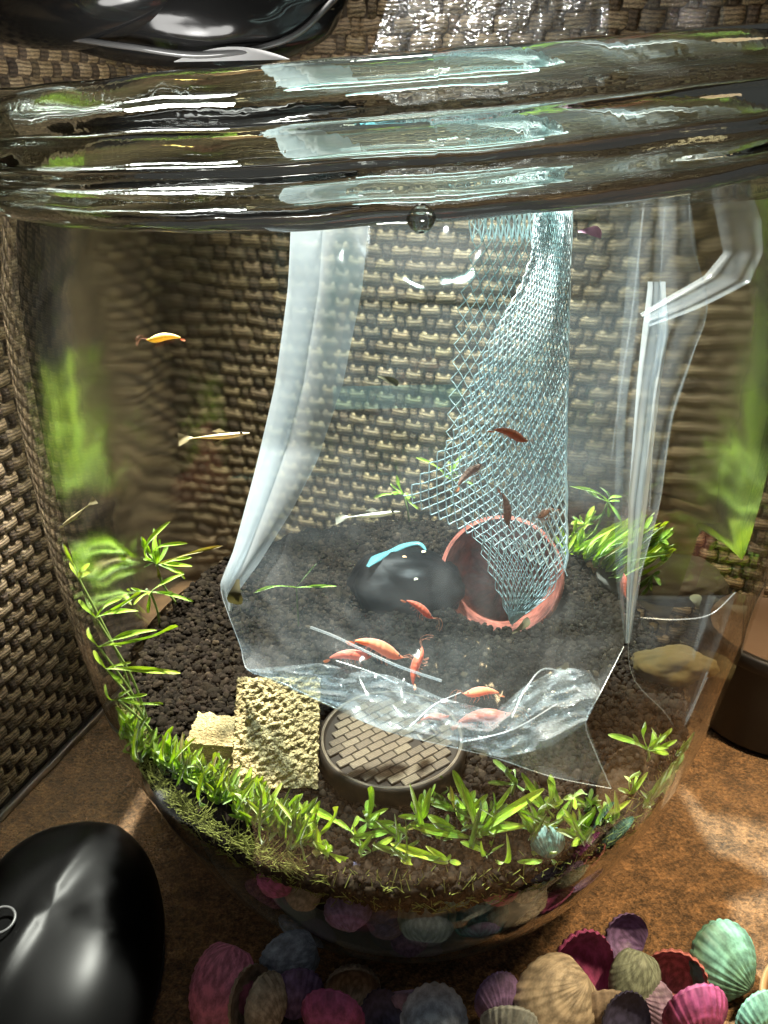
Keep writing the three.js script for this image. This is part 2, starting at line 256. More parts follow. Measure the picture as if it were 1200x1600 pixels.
// the clump in the middle front
const MID = 'plants in the clump at the middle front';
plant('largest bright plant in the middle front clump, broad leaves fanned wide', [745, 1300], [740, 1310], [[640, 1288, 7.5], [668, 1275, 7], [850, 1232, 7], [800, 1228, 4], [722, 1225, 6.5], [820, 1290, 6], [772, 1318, 6], [730, 1335, 6], [790, 1268, 4], [700, 1320, 5], [712, 1262, 5]], MID, 0);
plant('upright plant with a folded pointed leaf at the back of the middle clump', [735, 1282], [733, 1270], [[708, 1203, 6.5], [742, 1235, 6.5], [700, 1240, 6], [752, 1262, 5], [715, 1272, 6]], MID);
plant('low plant at the front of the middle clump with blunt leaves pointing left', [705, 1342], [700, 1345], [[610, 1318, 6], [626, 1344, 7], [650, 1332, 5], [690, 1330, 5], [720, 1350, 4], [665, 1322, 4]], MID, 2);
plant('plant with two arching leaves left of the middle clump', [655, 1290], [652, 1278], [[622, 1275, 4], [672, 1231, 5], [660, 1240, 5], [640, 1225, 4], [680, 1225, 3]], MID);
plant('plant with narrow drooping leaves between block and middle clump', [565, 1300], [575, 1285], [[553, 1308, 5], [580, 1228, 6], [617, 1285, 6], [575, 1250, 5], [556, 1282, 3], [606, 1263, 4]], MID);
plant('sprawling plant with a tilted long leaf left of the middle clump', [640, 1302], [620, 1297], [[553, 1308, 5], [590, 1298, 5], [640, 1315, 6], [600, 1292, 4], [655, 1290, 4]], MID);
plant('plant with a folded over leaf right of the middle clump', [858, 1280], [855, 1265], [[815, 1207, 5], [860, 1210, 6], [857, 1245, 6], [830, 1250, 4], [880, 1250, 4]], MID);
plant('thin stemmed plant with a single bright tip right of the middle clump', [855, 1290], [895, 1245], [[915, 1240, 6], [880, 1248, 4], [900, 1265, 4], [870, 1280, 4]], MID);
plant('plant with a bright hooked leaf near the green shells at the front glass', [900, 1310], [905, 1305], [[870, 1296, 5], [912, 1285, 5], [893, 1322, 6], [930, 1260, 5], [880, 1275, 5], [878, 1262, 4]], MID);
plant('low plant with a thin yellowish leaf just above the green shells', [855, 1345], null, [[808, 1346, 4], [845, 1352, 4], [875, 1338, 4], [870, 1355, 3], [830, 1330, 4]], MID, 3);
plant('dark leafed plant close against the round dish', [680, 1245], null, [[690, 1212, 5], [640, 1222, 4], [668, 1228, 4], [700, 1230, 3]], MID, 3);
plant('pointed leafed plant just under the loose corner of the bag', [800, 1240], [805, 1225], [[770, 1187, 5], [790, 1205, 4], [785, 1220, 5], [820, 1215, 4], [762, 1222, 4]], MID, 3);
for (let i = 0; i < 16; i++) {
  const u = rr(580, 945), v = rr(1262, 1338), n = 4 + Math.floor(rnd() * 3), lv = [];
  for (let k = 0; k < n; k++) { const a = rr(0.2, 2.9), l = rr(24, 62); lv.push([u + Math.cos(a) * l, v - Math.sin(a) * l * 0.85, rr(2.5, 5.5)]); }
  plant('small narrow leafed filler plant between the larger plants of the middle front clump', [u, v], null, lv, 'small plants filling the middle front clump', [3, 1, 3, 0][i % 4]);
}
// right fringe
for (const [label, root, leaves, m] of [
  ['upright narrow leafed plant at the right front beside the loose bag corner', [985, 1240], [[975, 1212, 3.5], [1000, 1205, 4], [1012, 1206, 4], [965, 1232, 4], [1018, 1235, 3], [950, 1240, 3]], 0],
  ['olive plant with tilted leaves against the right front glass', [1045, 1230], [[1070, 1178, 5], [1060, 1200, 4], [1085, 1205, 3], [1040, 1205, 3], [1078, 1190, 4]], 3],
  ['tall thin plant of long stems beside the lower tip of the right bag', [1085, 1190], [[1105, 1150, 3], [1060, 1175, 3], [1115, 1160, 2.5], [1098, 1165, 3]], 3],
  ['slanting plant with long narrow leaves above the teal shell', [1010, 1265], [[1055, 1210, 4], [1075, 1200, 4], [1040, 1235, 4], [1000, 1235, 4], [1030, 1220, 3]], 3],
  ['bunched dark green plant right of the bright hooked leaf', [945, 1280], [[960, 1235, 4], [930, 1245, 4], [985, 1250, 4], [920, 1265, 4], [965, 1265, 5], [945, 1240, 4]], 1],
  ['mossy low plant between the loose bag corner and the front glass', [910, 1268], [[925, 1232, 4], [890, 1240, 4], [940, 1250, 4], [900, 1255, 3], [935, 1242, 3]], 3]]) plant(label, root, null, leaves, 'plants along the right front glass', m);
// dense fringe along the front left glass
const fringe = [];
for (let i = 0; i < 44; i++) {
  const t = i / 43, u = lerp(190, 480, t) + rr(-10, 18), v = lerp(1165, 1335, Math.pow(t, 0.85)) + rr(-10, 6) - 14;
  const n = 6 + Math.floor(rnd() * 3), lv = [];
  for (let k = 0; k < n; k++) lv.push([u + rr(-34, 46) - (1 - t) * 16, v - rr(4, 62), rr(2.6, 5)]);
  plant('small bright green leafy plant in the dense fringe along the front left glass', [u, v], null, lv, 'plants in the front left fringe', [0, 1, 2, 0, 3][i % 5]);
}
plant('plant with an upright spoon leaf in front of the big tan block', [425, 1290], [420, 1290], [[421, 1243, 4.5], [447, 1262, 5.5], [484, 1290, 7], [385, 1250, 4], [400, 1305, 4], [478, 1330, 5]], undefined, 2);
plant('plant with a long pale arching leaf right of the big tan block', [545, 1310], [548, 1298], [[477, 1263, 6], [538, 1290, 4], [560, 1275, 4]], undefined, 2);
plant('tiny bright plant with round leaves at the front left end of the fringe', [505, 1335], [510, 1330], [[490, 1315, 5], [488, 1333, 5], [546, 1345, 6], [505, 1312, 5], [520, 1322, 5], [508, 1352, 4]], undefined, 2);
// back of the jar
for (const [label, root, crown, leaves, m] of [
  ['small green plant at the back seen beside the left edge of the net', [640, 800], [630, 772], [[620, 742, 5], [583, 775, 4], [640, 780, 5], [655, 790, 4]], 0],
  ['thin green plant at the back seen through the net', [715, 790], [705, 750], [[650, 715, 4], [720, 712, 5], [690, 735, 4], [745, 760, 4], [700, 720, 4]], 0],
  ['bright star shaped plant at the back right of the net', [930, 825], [925, 815], [[892, 818, 5], [905, 805, 4], [930, 790, 6], [955, 795, 5], [970, 800, 4], [900, 825, 4]], 2],
  ['trailing thin plant at the back behind the right bag fold', [975, 830], [960, 780], [[890, 760, 3], [920, 762, 3], [975, 775, 4], [1000, 790, 4], [1010, 770, 3], [985, 810, 4]], 0],
  ['bright yellow green plant at the back right beyond the bag fold', [1060, 850], [1060, 822], [[1028, 793, 4], [1065, 795, 5], [1105, 820, 5], [1130, 798, 4], [1040, 845, 6], [1085, 835, 6], [1030, 820, 4]], 2],
  ['wide mossy green plant at the far right glass', [1140, 860], [1130, 828], [[1190, 825, 5], [1160, 815, 8], [1175, 840, 8], [1150, 845, 8], [1110, 835, 6], [1185, 855, 7], [1140, 812, 5]], 1],
  ['dim green plant low behind the right bag', [1110, 890], [1100, 885], [[1075, 915, 5], [1110, 880, 4], [1150, 898, 5], [1180, 895, 4]], 3]]) plant(label, root, crown, leaves, undefined, m);
for (let i = 0; i < 10; i++) {
  const u = 905 + i * 29 + rr(-8, 8), v = rr(830, 856), lv = [];
  for (let k = 0; k < 7; k++) { const a = rr(0.1, 3.0), l = rr(24, 62); lv.push([u + Math.cos(a) * l, v - 8 - Math.sin(a) * l * 0.6, rr(3.5, 6.5)]); }
  plant('glowing yellow green plant in the band along the back right of the jar', [u, v], null, lv, 'plants in the back right band', [2, 0, 2][i % 3]);
}
{ const p = onSoil(465, 945, 0.012), g = thing('loose_stem', 'lone stem with two slim leaves standing inside the left part of the bag', 'plant'); g.position.copy(p);
  const c = atZ(463, 918, p.z).sub(p); part('stem', tube([V(0, -0.012, 0), c.clone().multiplyScalar(0.5), c], 0.0004, 5), stemMat, g);
  leafAt(g, c.clone(), atZ(526, 916, p.z).sub(p), 0.0028, 0, 0); leafAt(g, c.clone(), atZ(396, 927, p.z + 0.004).sub(p), 0.0026, 1, 0); leafAt(g, c.clone(), atZ(495, 880, p.z - 0.01).sub(p), 0.0012, 4, 3); }
// moss at the foot of the fringe
{ const list = []; for (let i = 0; i < 3000; i++) { const w = i < 1900 ? rr(-1.25, -0.3) : i < 2300 ? rr(-0.3, 0.4) : rr(0.4, 1.1), y = (i < 1800 ? 0.099 : 0.094) - Math.pow(rnd(), 1.6) * 0.016, r = rAt(y) - rr(0.003, 0.008), a = V(Math.sin(w) * r, y, Math.cos(w) * r); list.push([a, inJar(a.clone().add(V(rr(-0.005, 0.005), rr(-0.002, 0.006), rr(-0.003, 0.003))), 0.0025)]); }
  const m = part('moss', strands(list, 0.00016), std([0.13, 0.145, 0.022], 0.9), scene); m.userData = { kind: 'stuff', label: 'stringy brown green moss along the soil edge at the front glass', category: 'moss' }; }

// ---------- stones, blocks, dish, pot ----------
const porBump = tex(256, 256, (x, y) => clamp(0.5 + pn(x, y, 26) * 0.7 + pn(x, y, 60, 4) * 0.4));
const porCol = tex(256, 256, (x, y) => { const v = 0.76 + pn(x, y, 60) * 0.35 + pn(x, y, 16, 4) * 0.12; return [v, v * 0.93, v * 0.74]; }, true);
const porMat = std([0.60, 0.54, 0.42], 0.95, { map: porCol, bumpMap: porBump, bumpScale: 0.0007 });
function roughBlock(w, h, d, amp, k) {
  const faces = []; const n = 60;
  const f = (fn) => faces.push(grid(n, n, (a, b) => { const p = fn(a * 2 - 1, b * 2 - 1).multiply(V(w / 2, h / 2, d / 2)); const q = 520; const s = amp * (noise(p.x * q + k, p.y * q * 1.7, p.z * q) + 0.5 * noise(p.x * q * 2.1, p.y * q * 2.4 + k, p.z * q * 2)); const e = Math.min(w, h, d) / 2; const c = V(clamp(p.x, -w / 2 + e, w / 2 - e), clamp(p.y, -h / 2 + e, h / 2 - e), clamp(p.z, -d / 2 + e, d / 2 - e)); const dir = p.clone().sub(c).normalize(); p.addScaledVector(dir, s - 0.0004); return { x: p.x, y: p.y, z: p.z, u: a * 1.1, w: b * 1.4 }; }));
  f((a, b) => V(a, b, 1)); f((a, b) => V(-a, b, -1)); f((a, b) => V(1, b, -a)); f((a, b) => V(-1, b, a)); f((a, b) => V(a, 1, -b)); f((a, b) => V(a, -1, b));
  return mergeGeometries(faces);
}
{
  const a = part('porous_block', roughBlock(0.031, 0.041, 0.0105, 0.0013, 1), porMat, scene); tag(a, 'larger tan porous block, leaning upright in front of the dish', 'porous block');
  const bot = atZ(424, 1232, 0.080), top = atZ(440, 1058, 0.052), yv = top.clone().sub(bot).normalize(), zv = V(0.02, 0, 1).addScaledVector(yv, -yv.z).normalize(), xv = yv.clone().cross(zv);
  a.quaternion.setFromRotationMatrix(new THREE.Matrix4().makeBasis(xv, yv, zv)); a.position.copy(bot).lerp(top, 0.5).addScaledVector(zv, -0.005); a.scale.y = bot.distanceTo(top) / 0.041; a.rotateZ(0.05);
  const b = part('porous_block', roughBlock(0.034, 0.013, 0.017, 0.0010, 4), porMat, scene); tag(b, 'smaller tan porous block, lying flat to the left behind the larger one', 'porous block');
  const p = onSoil(345, 1190); b.position.copy(p).add(V(0.006, 0.006, -0.003)); b.rotation.y = -0.12;
}
{
  const c = atY(612, 1150, 0.1035), g = thing('embossed_disc', 'round dark disc embossed with a woven brick pattern in front of the bag', 'disc'); g.position.set(c.x, 0.0890, c.z);
  const side = std([0.018, 0.013, 0.009], 0.7, { specularIntensity: 0.25 }), tiles = [[0.19, 0.135, 0.078], [0.15, 0.105, 0.06], [0.23, 0.17, 0.10]].map((q) => std(q, 0.6, { map: fibreCol, bumpMap: fibre, bumpScale: 0.0003 }));
  part('disc_body', lathe([[0.0001, 0.0125], [0.0248, 0.0125], [0.0252, 0.0139], [0.0264, 0.0146], [0.0278, 0.0138], [0.0283, 0.010], [0.0275, 0.002], [0.027, 0]], 80), side, g);
  part('disc_rim', new THREE.TorusGeometry(0.0262, 0.0006, 8, 90).rotateX(Math.PI / 2).translate(0, 0.0142, 0), tiles[0], g);
  const brick = new RoundedBoxGeometry(0.0066, 0.0012, 0.0032, 2, 0.0004);
  for (let i = -6; i <= 6; i++) for (let j = -10; j <= 10; j++) {
    const x = (i + (j % 2 ? 0.5 : 0)) * 0.0069, z = j * 0.0035, w = 0.62, X = x * Math.cos(w) + z * Math.sin(w), Z = -x * Math.sin(w) + z * Math.cos(w);
    if (Math.hypot(X, Z) > 0.0238 || (Math.abs(x - 0.0125) < 0.006 && Math.abs(z - 0.006) < 0.003)) continue;
    const m = part('brick', brick, tiles[Math.floor(rnd() * 3)], g, V(X, 0.0128 + rr(0, 0.0003), Z)); m.rotation.y = w + rr(-0.04, 0.04);
  }
  part('recess_frame', new THREE.TorusGeometry(0.0032, 0.0006, 6, 4, Math.PI * 2).rotateZ(Math.PI / 4).scale(1.5, 0.85, 1).rotateX(Math.PI / 2).rotateY(0.62).translate(0.0125 * Math.cos(0.62) + 0.006 * Math.sin(0.62), 0.0131, -0.0125 * Math.sin(0.62) + 0.006 * Math.cos(0.62)), tiles[0], g);
}
{
  const g = thing('clay_pot', 'terracotta pot lying on its side, half sunk in the soil under the net', 'pot');
  g.position.set(POT[0], 0.1095, POT[1] + 0.004);
  const prof = [[0.0285, 0], [0.0305, 0.001], [0.0305, 0.009], [0.0275, 0.010], [0.021, 0.045], [0.0001, 0.045], [0.0001, 0.042], [0.0185, 0.042], [0.0245, 0.010], [0.0275, 0.004], [0.0285, 0]];
  const clay = tex(128, 128, (x, y) => { const v = 0.8 + pn(x, y, 12) * 0.35 + pn(x, y, 50, 3) * 0.3; return [v, v * 0.95, v * 0.92]; }, true);
  const geo = lathe(prof, 64); geo.rotateX(Math.PI);   // mouth at the origin, looking along +y; then turned to look at the camera
  const m = part('pot_body', geo, std([0.27, 0.095, 0.072], 0.95, { map: clay, specularIntensity: 0.3 }), g);
  g.quaternion.setFromUnitVectors(V(0, 1, 0), V(-0.15, 0.60, 0.78).normalize());
}
function stone(name, label, c, sx, sy, sz, mat, k, amp = 0.2) {
  const geo = mergeVertices(new THREE.IcosahedronGeometry(1, 12).deleteAttribute('normal').deleteAttribute('uv')), p = geo.attributes.position;
  for (let i = 0; i < p.count; i++) { const v = V().fromBufferAttribute(p, i), s = 1 + amp * noise(v.x * 1.4 + k, v.y * 1.4, v.z * 1.4) + amp * 0.25 * noise(v.x * 5 + k, v.y * 5, v.z * 5); p.setXYZ(i, v.x * s * sx, v.y * s * sy, v.z * s * sz); }
  geo.computeVertexNormals(); const o = part(name, geo, mat, scene, c); return tag(o, label, 'stone');
}
stone('black_stone', 'black glossy rounded stone in the middle of the soil', atY(632, 920, 0.100), 0.030, 0.019, 0.022, std([0.0012, 0.0014, 0.0018], 0.45, { specularIntensity: 0.12 }), 2, 0.18);
stone('brown_stone', 'mossy brown stone behind the lower end of the right bag', atY(1048, 1040, 0.102), 0.017, 0.0075, 0.010, std([0.085, 0.062, 0.03], 0.95, { map: porCol, specularIntensity: 0.2 }), 6, 0.25);
stone('dark_stone', 'broad dark stone at the back right under the green plants', atY(1040, 905, 0.103), 0.030, 0.010, 0.018, std([0.03, 0.026, 0.018], 0.8), 9, 0.3);
{ const o = part('painted_glint', body([[574, 886], [590, 872], [612, 862], [635, 852], [655, 850], [666, 860]].map(([u, v]) => atY(u, v, 0.1185)), [[0.0008, 0.0004], [0.0030, 0.0012], [0.0018, 0.001], [0.0022, 0.001], [0.0016, 0.001], [0.0005, 0.0004]], 10, 40), std([0.05, 0.16, 0.18], 0.35, { clearcoat: 0.4 }), scene); tag(o, 'small pale blue highlight on top of the black stone, built as a curled strip', 'painted highlight'); }  // pale blue strip stands in for a highlight on the stone

{
  const bits = [[578, 845], [603, 838], [687, 850], [632, 870], [662, 862], [700, 846], [560, 875], [548, 846], [650, 905], [610, 845]];
  const gm = [std([0.75, 0.62, 0.42], 0.8), std([0.55, 0.33, 0.18], 0.8)], geo = lump(4);
  bits.forEach(([u, v], i) => { const p = atY(u, v, i === 3 || i === 4 || i === 8 ? 0.119 : 0.1005); const o = part('food_crumb', geo, gm[i % 3 ? 0 : 1], scene, p); tag(o, 'small pale crumb scattered on and around the black stone', 'crumb', 'pale crumbs round the black stone'); o.scale.set(rr(0.0008, 0.0016), 0.0006, rr(0.0006, 0.001)); o.rotation.y = rnd() * 3; });
}
// ---------- the net ----------
{
  const net = thing('fish_net', 'pale turquoise mesh net hanging into the jar beside the bag', 'net');
  const netMat = thin([0.86, 0.97, 1.0], 1.0, 0.35), dimMat = thin([0.36, 0.50, 0.50], 1.0, 0.35);  // far sheet and lower flap: same cloth, dimness put into the colour
  // panel(s, t): a point of the cloth; the diamonds are nu by nv
  function netting(fn, nu, nv, r, mat) {
    const list = [], q = (i, j) => fn(clamp(i / nu), clamp(j / nv));
    for (let j = 0; j < nv; j++) for (let i = 0; i <= nu; i++) {
      const o = j % 2 ? 0.5 : 0, a = q(i + o, j), x0 = i + (j % 2 ? 0 : -0.5), x1 = i + (j % 2 ? 1 : 0.5);
      for (const x of [x0, x1]) if (x >= 0 && x <= nu && i + o <= nu) { const b = q(x, j + 1), k = a.clone().lerp(b, 0.5).add(V(rr(-1, 1) * 0.00022, rr(-1, 1) * 0.00022, rr(-1, 1) * 0.0002)); list.push([a, k], [k, b]); }
    }
    const m = part('netting', strands(list, r), mat, net); m.userData.kind = 'stuff'; return m;
  }
  const ruffle = (s, t, k) => 0.0022 * Math.sin(s * 9 + t * 3 + k) * s + 0.0015 * noise(s * 4, t * 5, k);
  // far sheet: hangs from the frame down to the tip
  const farL = [[320, 735], [375, 738], [480, 715], [600, 703], [760, 690], [850, 745], [900, 765], [975, 798]], farR = [[320, 893], [500, 888], [700, 884], [880, 886], [930, 862], [975, 800]];
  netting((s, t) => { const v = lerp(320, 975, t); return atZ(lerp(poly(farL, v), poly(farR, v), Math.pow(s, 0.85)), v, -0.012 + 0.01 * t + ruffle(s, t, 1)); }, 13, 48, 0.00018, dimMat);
  // near sheet: the folded half
  const nearL = [[330, 836], [400, 830], [440, 815], [560, 752], [680, 705], [775, 630], [800, 705], [845, 795], [850, 830]], nearR = [[330, 893], [500, 889], [700, 885], [850, 886]];
  netting((s, t) => { const k = lerp(0, 1, t), v0 = lerp(330, 775, k), v1 = lerp(330, 900, k), v = lerp(v0, v1, Math.pow(s, 0.8)), l = poly(nearL, v0); return atZ(lerp(l, poly(nearR, v), s), v, 0.004 + 0.006 * t + ruffle(s, t, 4)); }, 18, 52, 0.00028, netMat);
  // lower flap with the point
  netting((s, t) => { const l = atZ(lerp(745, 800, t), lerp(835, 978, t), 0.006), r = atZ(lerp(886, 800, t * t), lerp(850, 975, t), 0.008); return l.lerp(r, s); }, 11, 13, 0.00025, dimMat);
  const edge = []; for (let v = 325; v <= 890; v += 12) edge.push(atZ(poly(farR, v) + rr(-1, 1), v, 0.003 + 0.003 * Math.sin(v * 0.03)));
  part('net_edge', tube(edge, 0.00055, 5, 120), netMat, net);
  // long loops by which the cloth hangs from the frame
  const loops = []; for (let i = 0; i < 20; i++) { const u = 738 + 155 * Math.pow(i / 19, 0.8), w = 9 * (1 - i / 26); for (const sgn of [-1, 1]) { const a = atZ(u + sgn * w * 0.3, 315, -0.006), b = atZ(u + sgn * w * 0.55, 350, -0.006), c = atZ(u, 378, -0.008); loops.push([a, b], [b, c]); } }
  const lp = part('netting', strands(loops, 0.0003), netMat, net); lp.userData.kind = 'stuff';
  const teal = thin([0.62, 0.78, 0.79], 0.25, 0.70);
  const fr = [[470, 292], [520, 302], [640, 306], [780, 302], [828, 292], [833, 268], [780, 262], [640, 270], [520, 276], [470, 292]].map(([u, v], i) => atZ(u, v - 6, i < 5 ? 0.02 : -0.02));
  part('frame', tube(fr.slice(0, -1), 0.0022, 8, 140, true), teal, net);
  part('handle', new RoundedBoxGeometry(0.058, 0.0040, 0.008, 3, 0.002).translate(...atZ(665, 118, -0.02).toArray()), teal, net);
}

// ---------- plastic bags ----------
const crink = tex(256, 256, (x, y) => { const a = 1 - Math.abs(pn(x, y, 12)) * 2.4, b = 1 - Math.abs(pn(x, y, 30, 5)) * 2.6; return clamp(0.3 + 0.4 * a * a * Math.sign(a) + 0.25 * b); });
crink.repeat.set(2, 3);
const film = thin([0.93, 0.97, 1.0], 0.11, 0.988, { ior: 1.12, specularIntensity: 0.05 });
const clearFilm = thin([0.90, 0.93, 0.95], 0.09, 0.994, { ior: 1.4, specularIntensity: 0.25, bumpMap: crink, bumpScale: 0.0005 });
const filmThick = thin([0.88, 0.95, 1.0], 0.42, 0.83, { ior: 1.25 });
const filmHaze = thin([0.90, 0.96, 1.0], 0.28, 0.92, { ior: 1.25 });
const filmGloss = thin([0.90, 0.96, 1.0], 0.14, 0.88, { ior: 1.6, bumpMap: crink, bumpScale: 0.0007 });
const creaseMat = thin([0.93, 0.97, 1], 0.2, 0.90);
const bagZ = (v) => poly([[-20, -0.062], [345, -0.034], [700, 0.0], [1000, 0.044], [1140, 0.076], [1240, 0.088]], v);
{
  const bag = thing('plastic_bag', 'large clear plastic bag hanging in the middle of the jar with shrimp in it', 'plastic bag');
  const L = [[-20, 612], [70, 585], [200, 520], [345, 455], [450, 450], [600, 430], [730, 400], [860, 365], [915, 343], [960, 357], [1010, 375], [1045, 385], [1250, 400]];
  const R = [[-20, 952], [70, 950], [200, 985], [345, 1000], [480, 998], [640, 978], [800, 972], [900, 975], [1010, 975], [1085, 937], [1130, 915], [1250, 915]];
  const B = [[0, 1045], [0.2, 1095], [0.4, 1140], [0.6, 1165], [0.75, 1182], [0.9, 1165], [1, 1130]];
  const sheet = (side, k, amp) => (s, t) => {
    const v = lerp(300, poly(B, s), t), u = lerp(poly(L, v), poly(R, v), s), below = smooth(330, 480, v);
    const z = bagZ(v) + side * 0.022 * Math.sin(Math.PI * s) * below * (side < 0 ? 1.5 : 1) + amp * (fbm(s * 5, t * 6, k) * (0.4 + t)) + (1 - below) * 0.006 * Math.sin(s * 26 + 2 * noise(s * 6, t * 4, k)) * (side > 0 ? 1 : 0.6) - (side < 0 ? 0.004 : 0);
    const p = inJar(atZ(u, v, z)); p.y = Math.max(p.y, SOIL(p.x, p.z) + 0.002); return p;
  };
  const milkBack = tex(128, 256, (x, y) => clamp(0.962 + 0.03 * smooth(0.35, 0.75, y) - 0.012 * pn(x * 1.4, y * 0.6, 10)));
  part('back_film', grid(50, 70, sheet(-1, 3, 0.004)), thin([0.90, 0.96, 1.0], 0.12, 1, { ior: 1.12, specularIntensity: 0.05, transmissionMap: milkBack }), bag);
  const milk = tex(128, 256, (x, y) => clamp(0.994 - 0.016 * smooth(0.6, 1, y) - 0.02 * smooth(0.3, 0.0, x) * smooth(0.2, 0.5, y) - 0.022 * Math.max(0, pn(x * 1.6, y * 0.5, 14)) * smooth(0.3, 0.8, y)));
  part('front_film', grid(60, 90, sheet(1, 8, 0.005)), thin([0.92, 0.97, 1.0], 0.10, 1, { ior: 1.18, specularIntensity: 0.35, transmissionMap: milk }), bag);
  for (const [k, dz] of [[1, 0.004], [5, -0.010]]) part('neck', grid(70, 24, (s, t) => { const v = lerp(-20, 300, t), u = lerp(poly(L, v), poly(R, v), s); return atZ(u, v, bagZ(v) + dz + 0.0035 * Math.sin(s * 13 + 2 * noise(s * 6, t * 4, k) + k) + 0.002 * noise(s * 30, t * 6, k)); }), clearFilm, bag);
  const foldR = [[330, 578], [450, 566], [600, 536], [720, 496], [800, 455], [880, 405], [930, 368], [960, 360]];
  part('side_fold', grid(16, 60, (s, t) => { const v = lerp(330, 955, t), u = lerp(poly(L, v), poly(foldR, v), s); return inJar(atZ(u, v, bagZ(v) + 0.010 + 0.004 * Math.sin(s * 3.1) + 0.0003 * fbm(s * 5, t * 9, 2))); }), filmThick, bag);
  part('side_fold', grid(8, 60, (s, t) => { const v = lerp(330, 955, t), l = poly(L, v), u = lerp(l + 1, l + (poly(foldR, v) - l) * 0.45, s); return inJar(atZ(u, v, bagZ(v) + 0.013 + 0.003 * Math.sin(s * 3.1))); }), filmHaze, bag);
  const top = [[0, 1046], [0.2, 1036], [0.4, 1056], [0.55, 1090], [0.72, 1112], [0.78, 1070], [0.86, 1042], [0.94, 1048], [1, 1080]];
  part('crumpled_hem', grid(100, 30, (s, t) => { const vb = poly(B, s) + 2, v = lerp(poly(top, s), vb, t), u = lerp(poly(L, v), poly(R, v), s); const f = Math.abs(noise(s * 9 + t * 2, t * 2.5 - s * 3, 4)) * 1.5 + 0.5 * Math.abs(noise(s * 17 + t * 5, t * 5, 7)); const p = atZ(u, v, bagZ(v) + 0.012 * Math.sin(Math.PI * s) + 0.011 * f); p.y = Math.max(p.y, SOIL(p.x, p.z) + 0.0025); return inJar(p); }), filmGloss, bag);
  part('loose_corner', grid(16, 16, (s, t) => { const a = [lerp(740, 860, s), lerp(1172, 1214, s)], b = [lerp(912, 955, s), lerp(1118, 1232, s)]; const p = atZ(lerp(a[0], b[0], t), lerp(a[1], b[1], t), 0.080 + 0.005 * Math.sin(t * 5 + s * 2)); p.y = Math.max(p.y, SOIL(p.x, p.z) + 0.004); return inJar(p); }), filmGloss, bag);
  part('painted_reflection', grid(24, 3, (s, t) => atZ(lerp(520, 722, s), lerp(604 - 4 * s, 640 - 4 * s, t), -0.032 - 0.02 * Math.sin(Math.PI * s))), thin([0.62, 0.85, 0.85], 0.25, 0.9), bag);  // teal band painted in place of a reflection on the back glass
  const crease = (pts, r = 0.00025, dz = 0.02) => part('crease', tube(pts.map(([u, v]) => { const p = atZ(u, v, bagZ(v) + dz); p.y = Math.max(p.y, SOIL(p.x, p.z) + 0.003); return inJar(p); }), r, 6), creaseMat, bag);
  crease([[455, 345], [450, 450], [430, 600], [400, 730], [365, 860], [345, 915], [357, 960], [376, 1010], [386, 1046], [430, 1062], [500, 1095], [600, 1140], [700, 1166], [770, 1183], [860, 1213], [955, 1232]], 0.00018, 0.002);
  crease([[955, 1232], [930, 1175], [915, 1130], [937, 1085], [975, 1010]], 0.00018, 0.002);
  crease([[485, 980], [520, 993], [560, 1012], [620, 1040], [690, 1064]], 0.00049);  // bright reflection streak in the bag, built as a thin ridge
    
   crease([[525, 1032], [580, 1050], [620, 1068]], 0.00022); 
   crease([[720, 1160], [800, 1140], [870, 1100]], 0.00022); crease([[800, 1120], [822, 1075], [850, 1045], [885, 1052]], 0.00028); 
  crease([[640, 1135], [680, 1100], [720, 1082]], 0.00016);
}
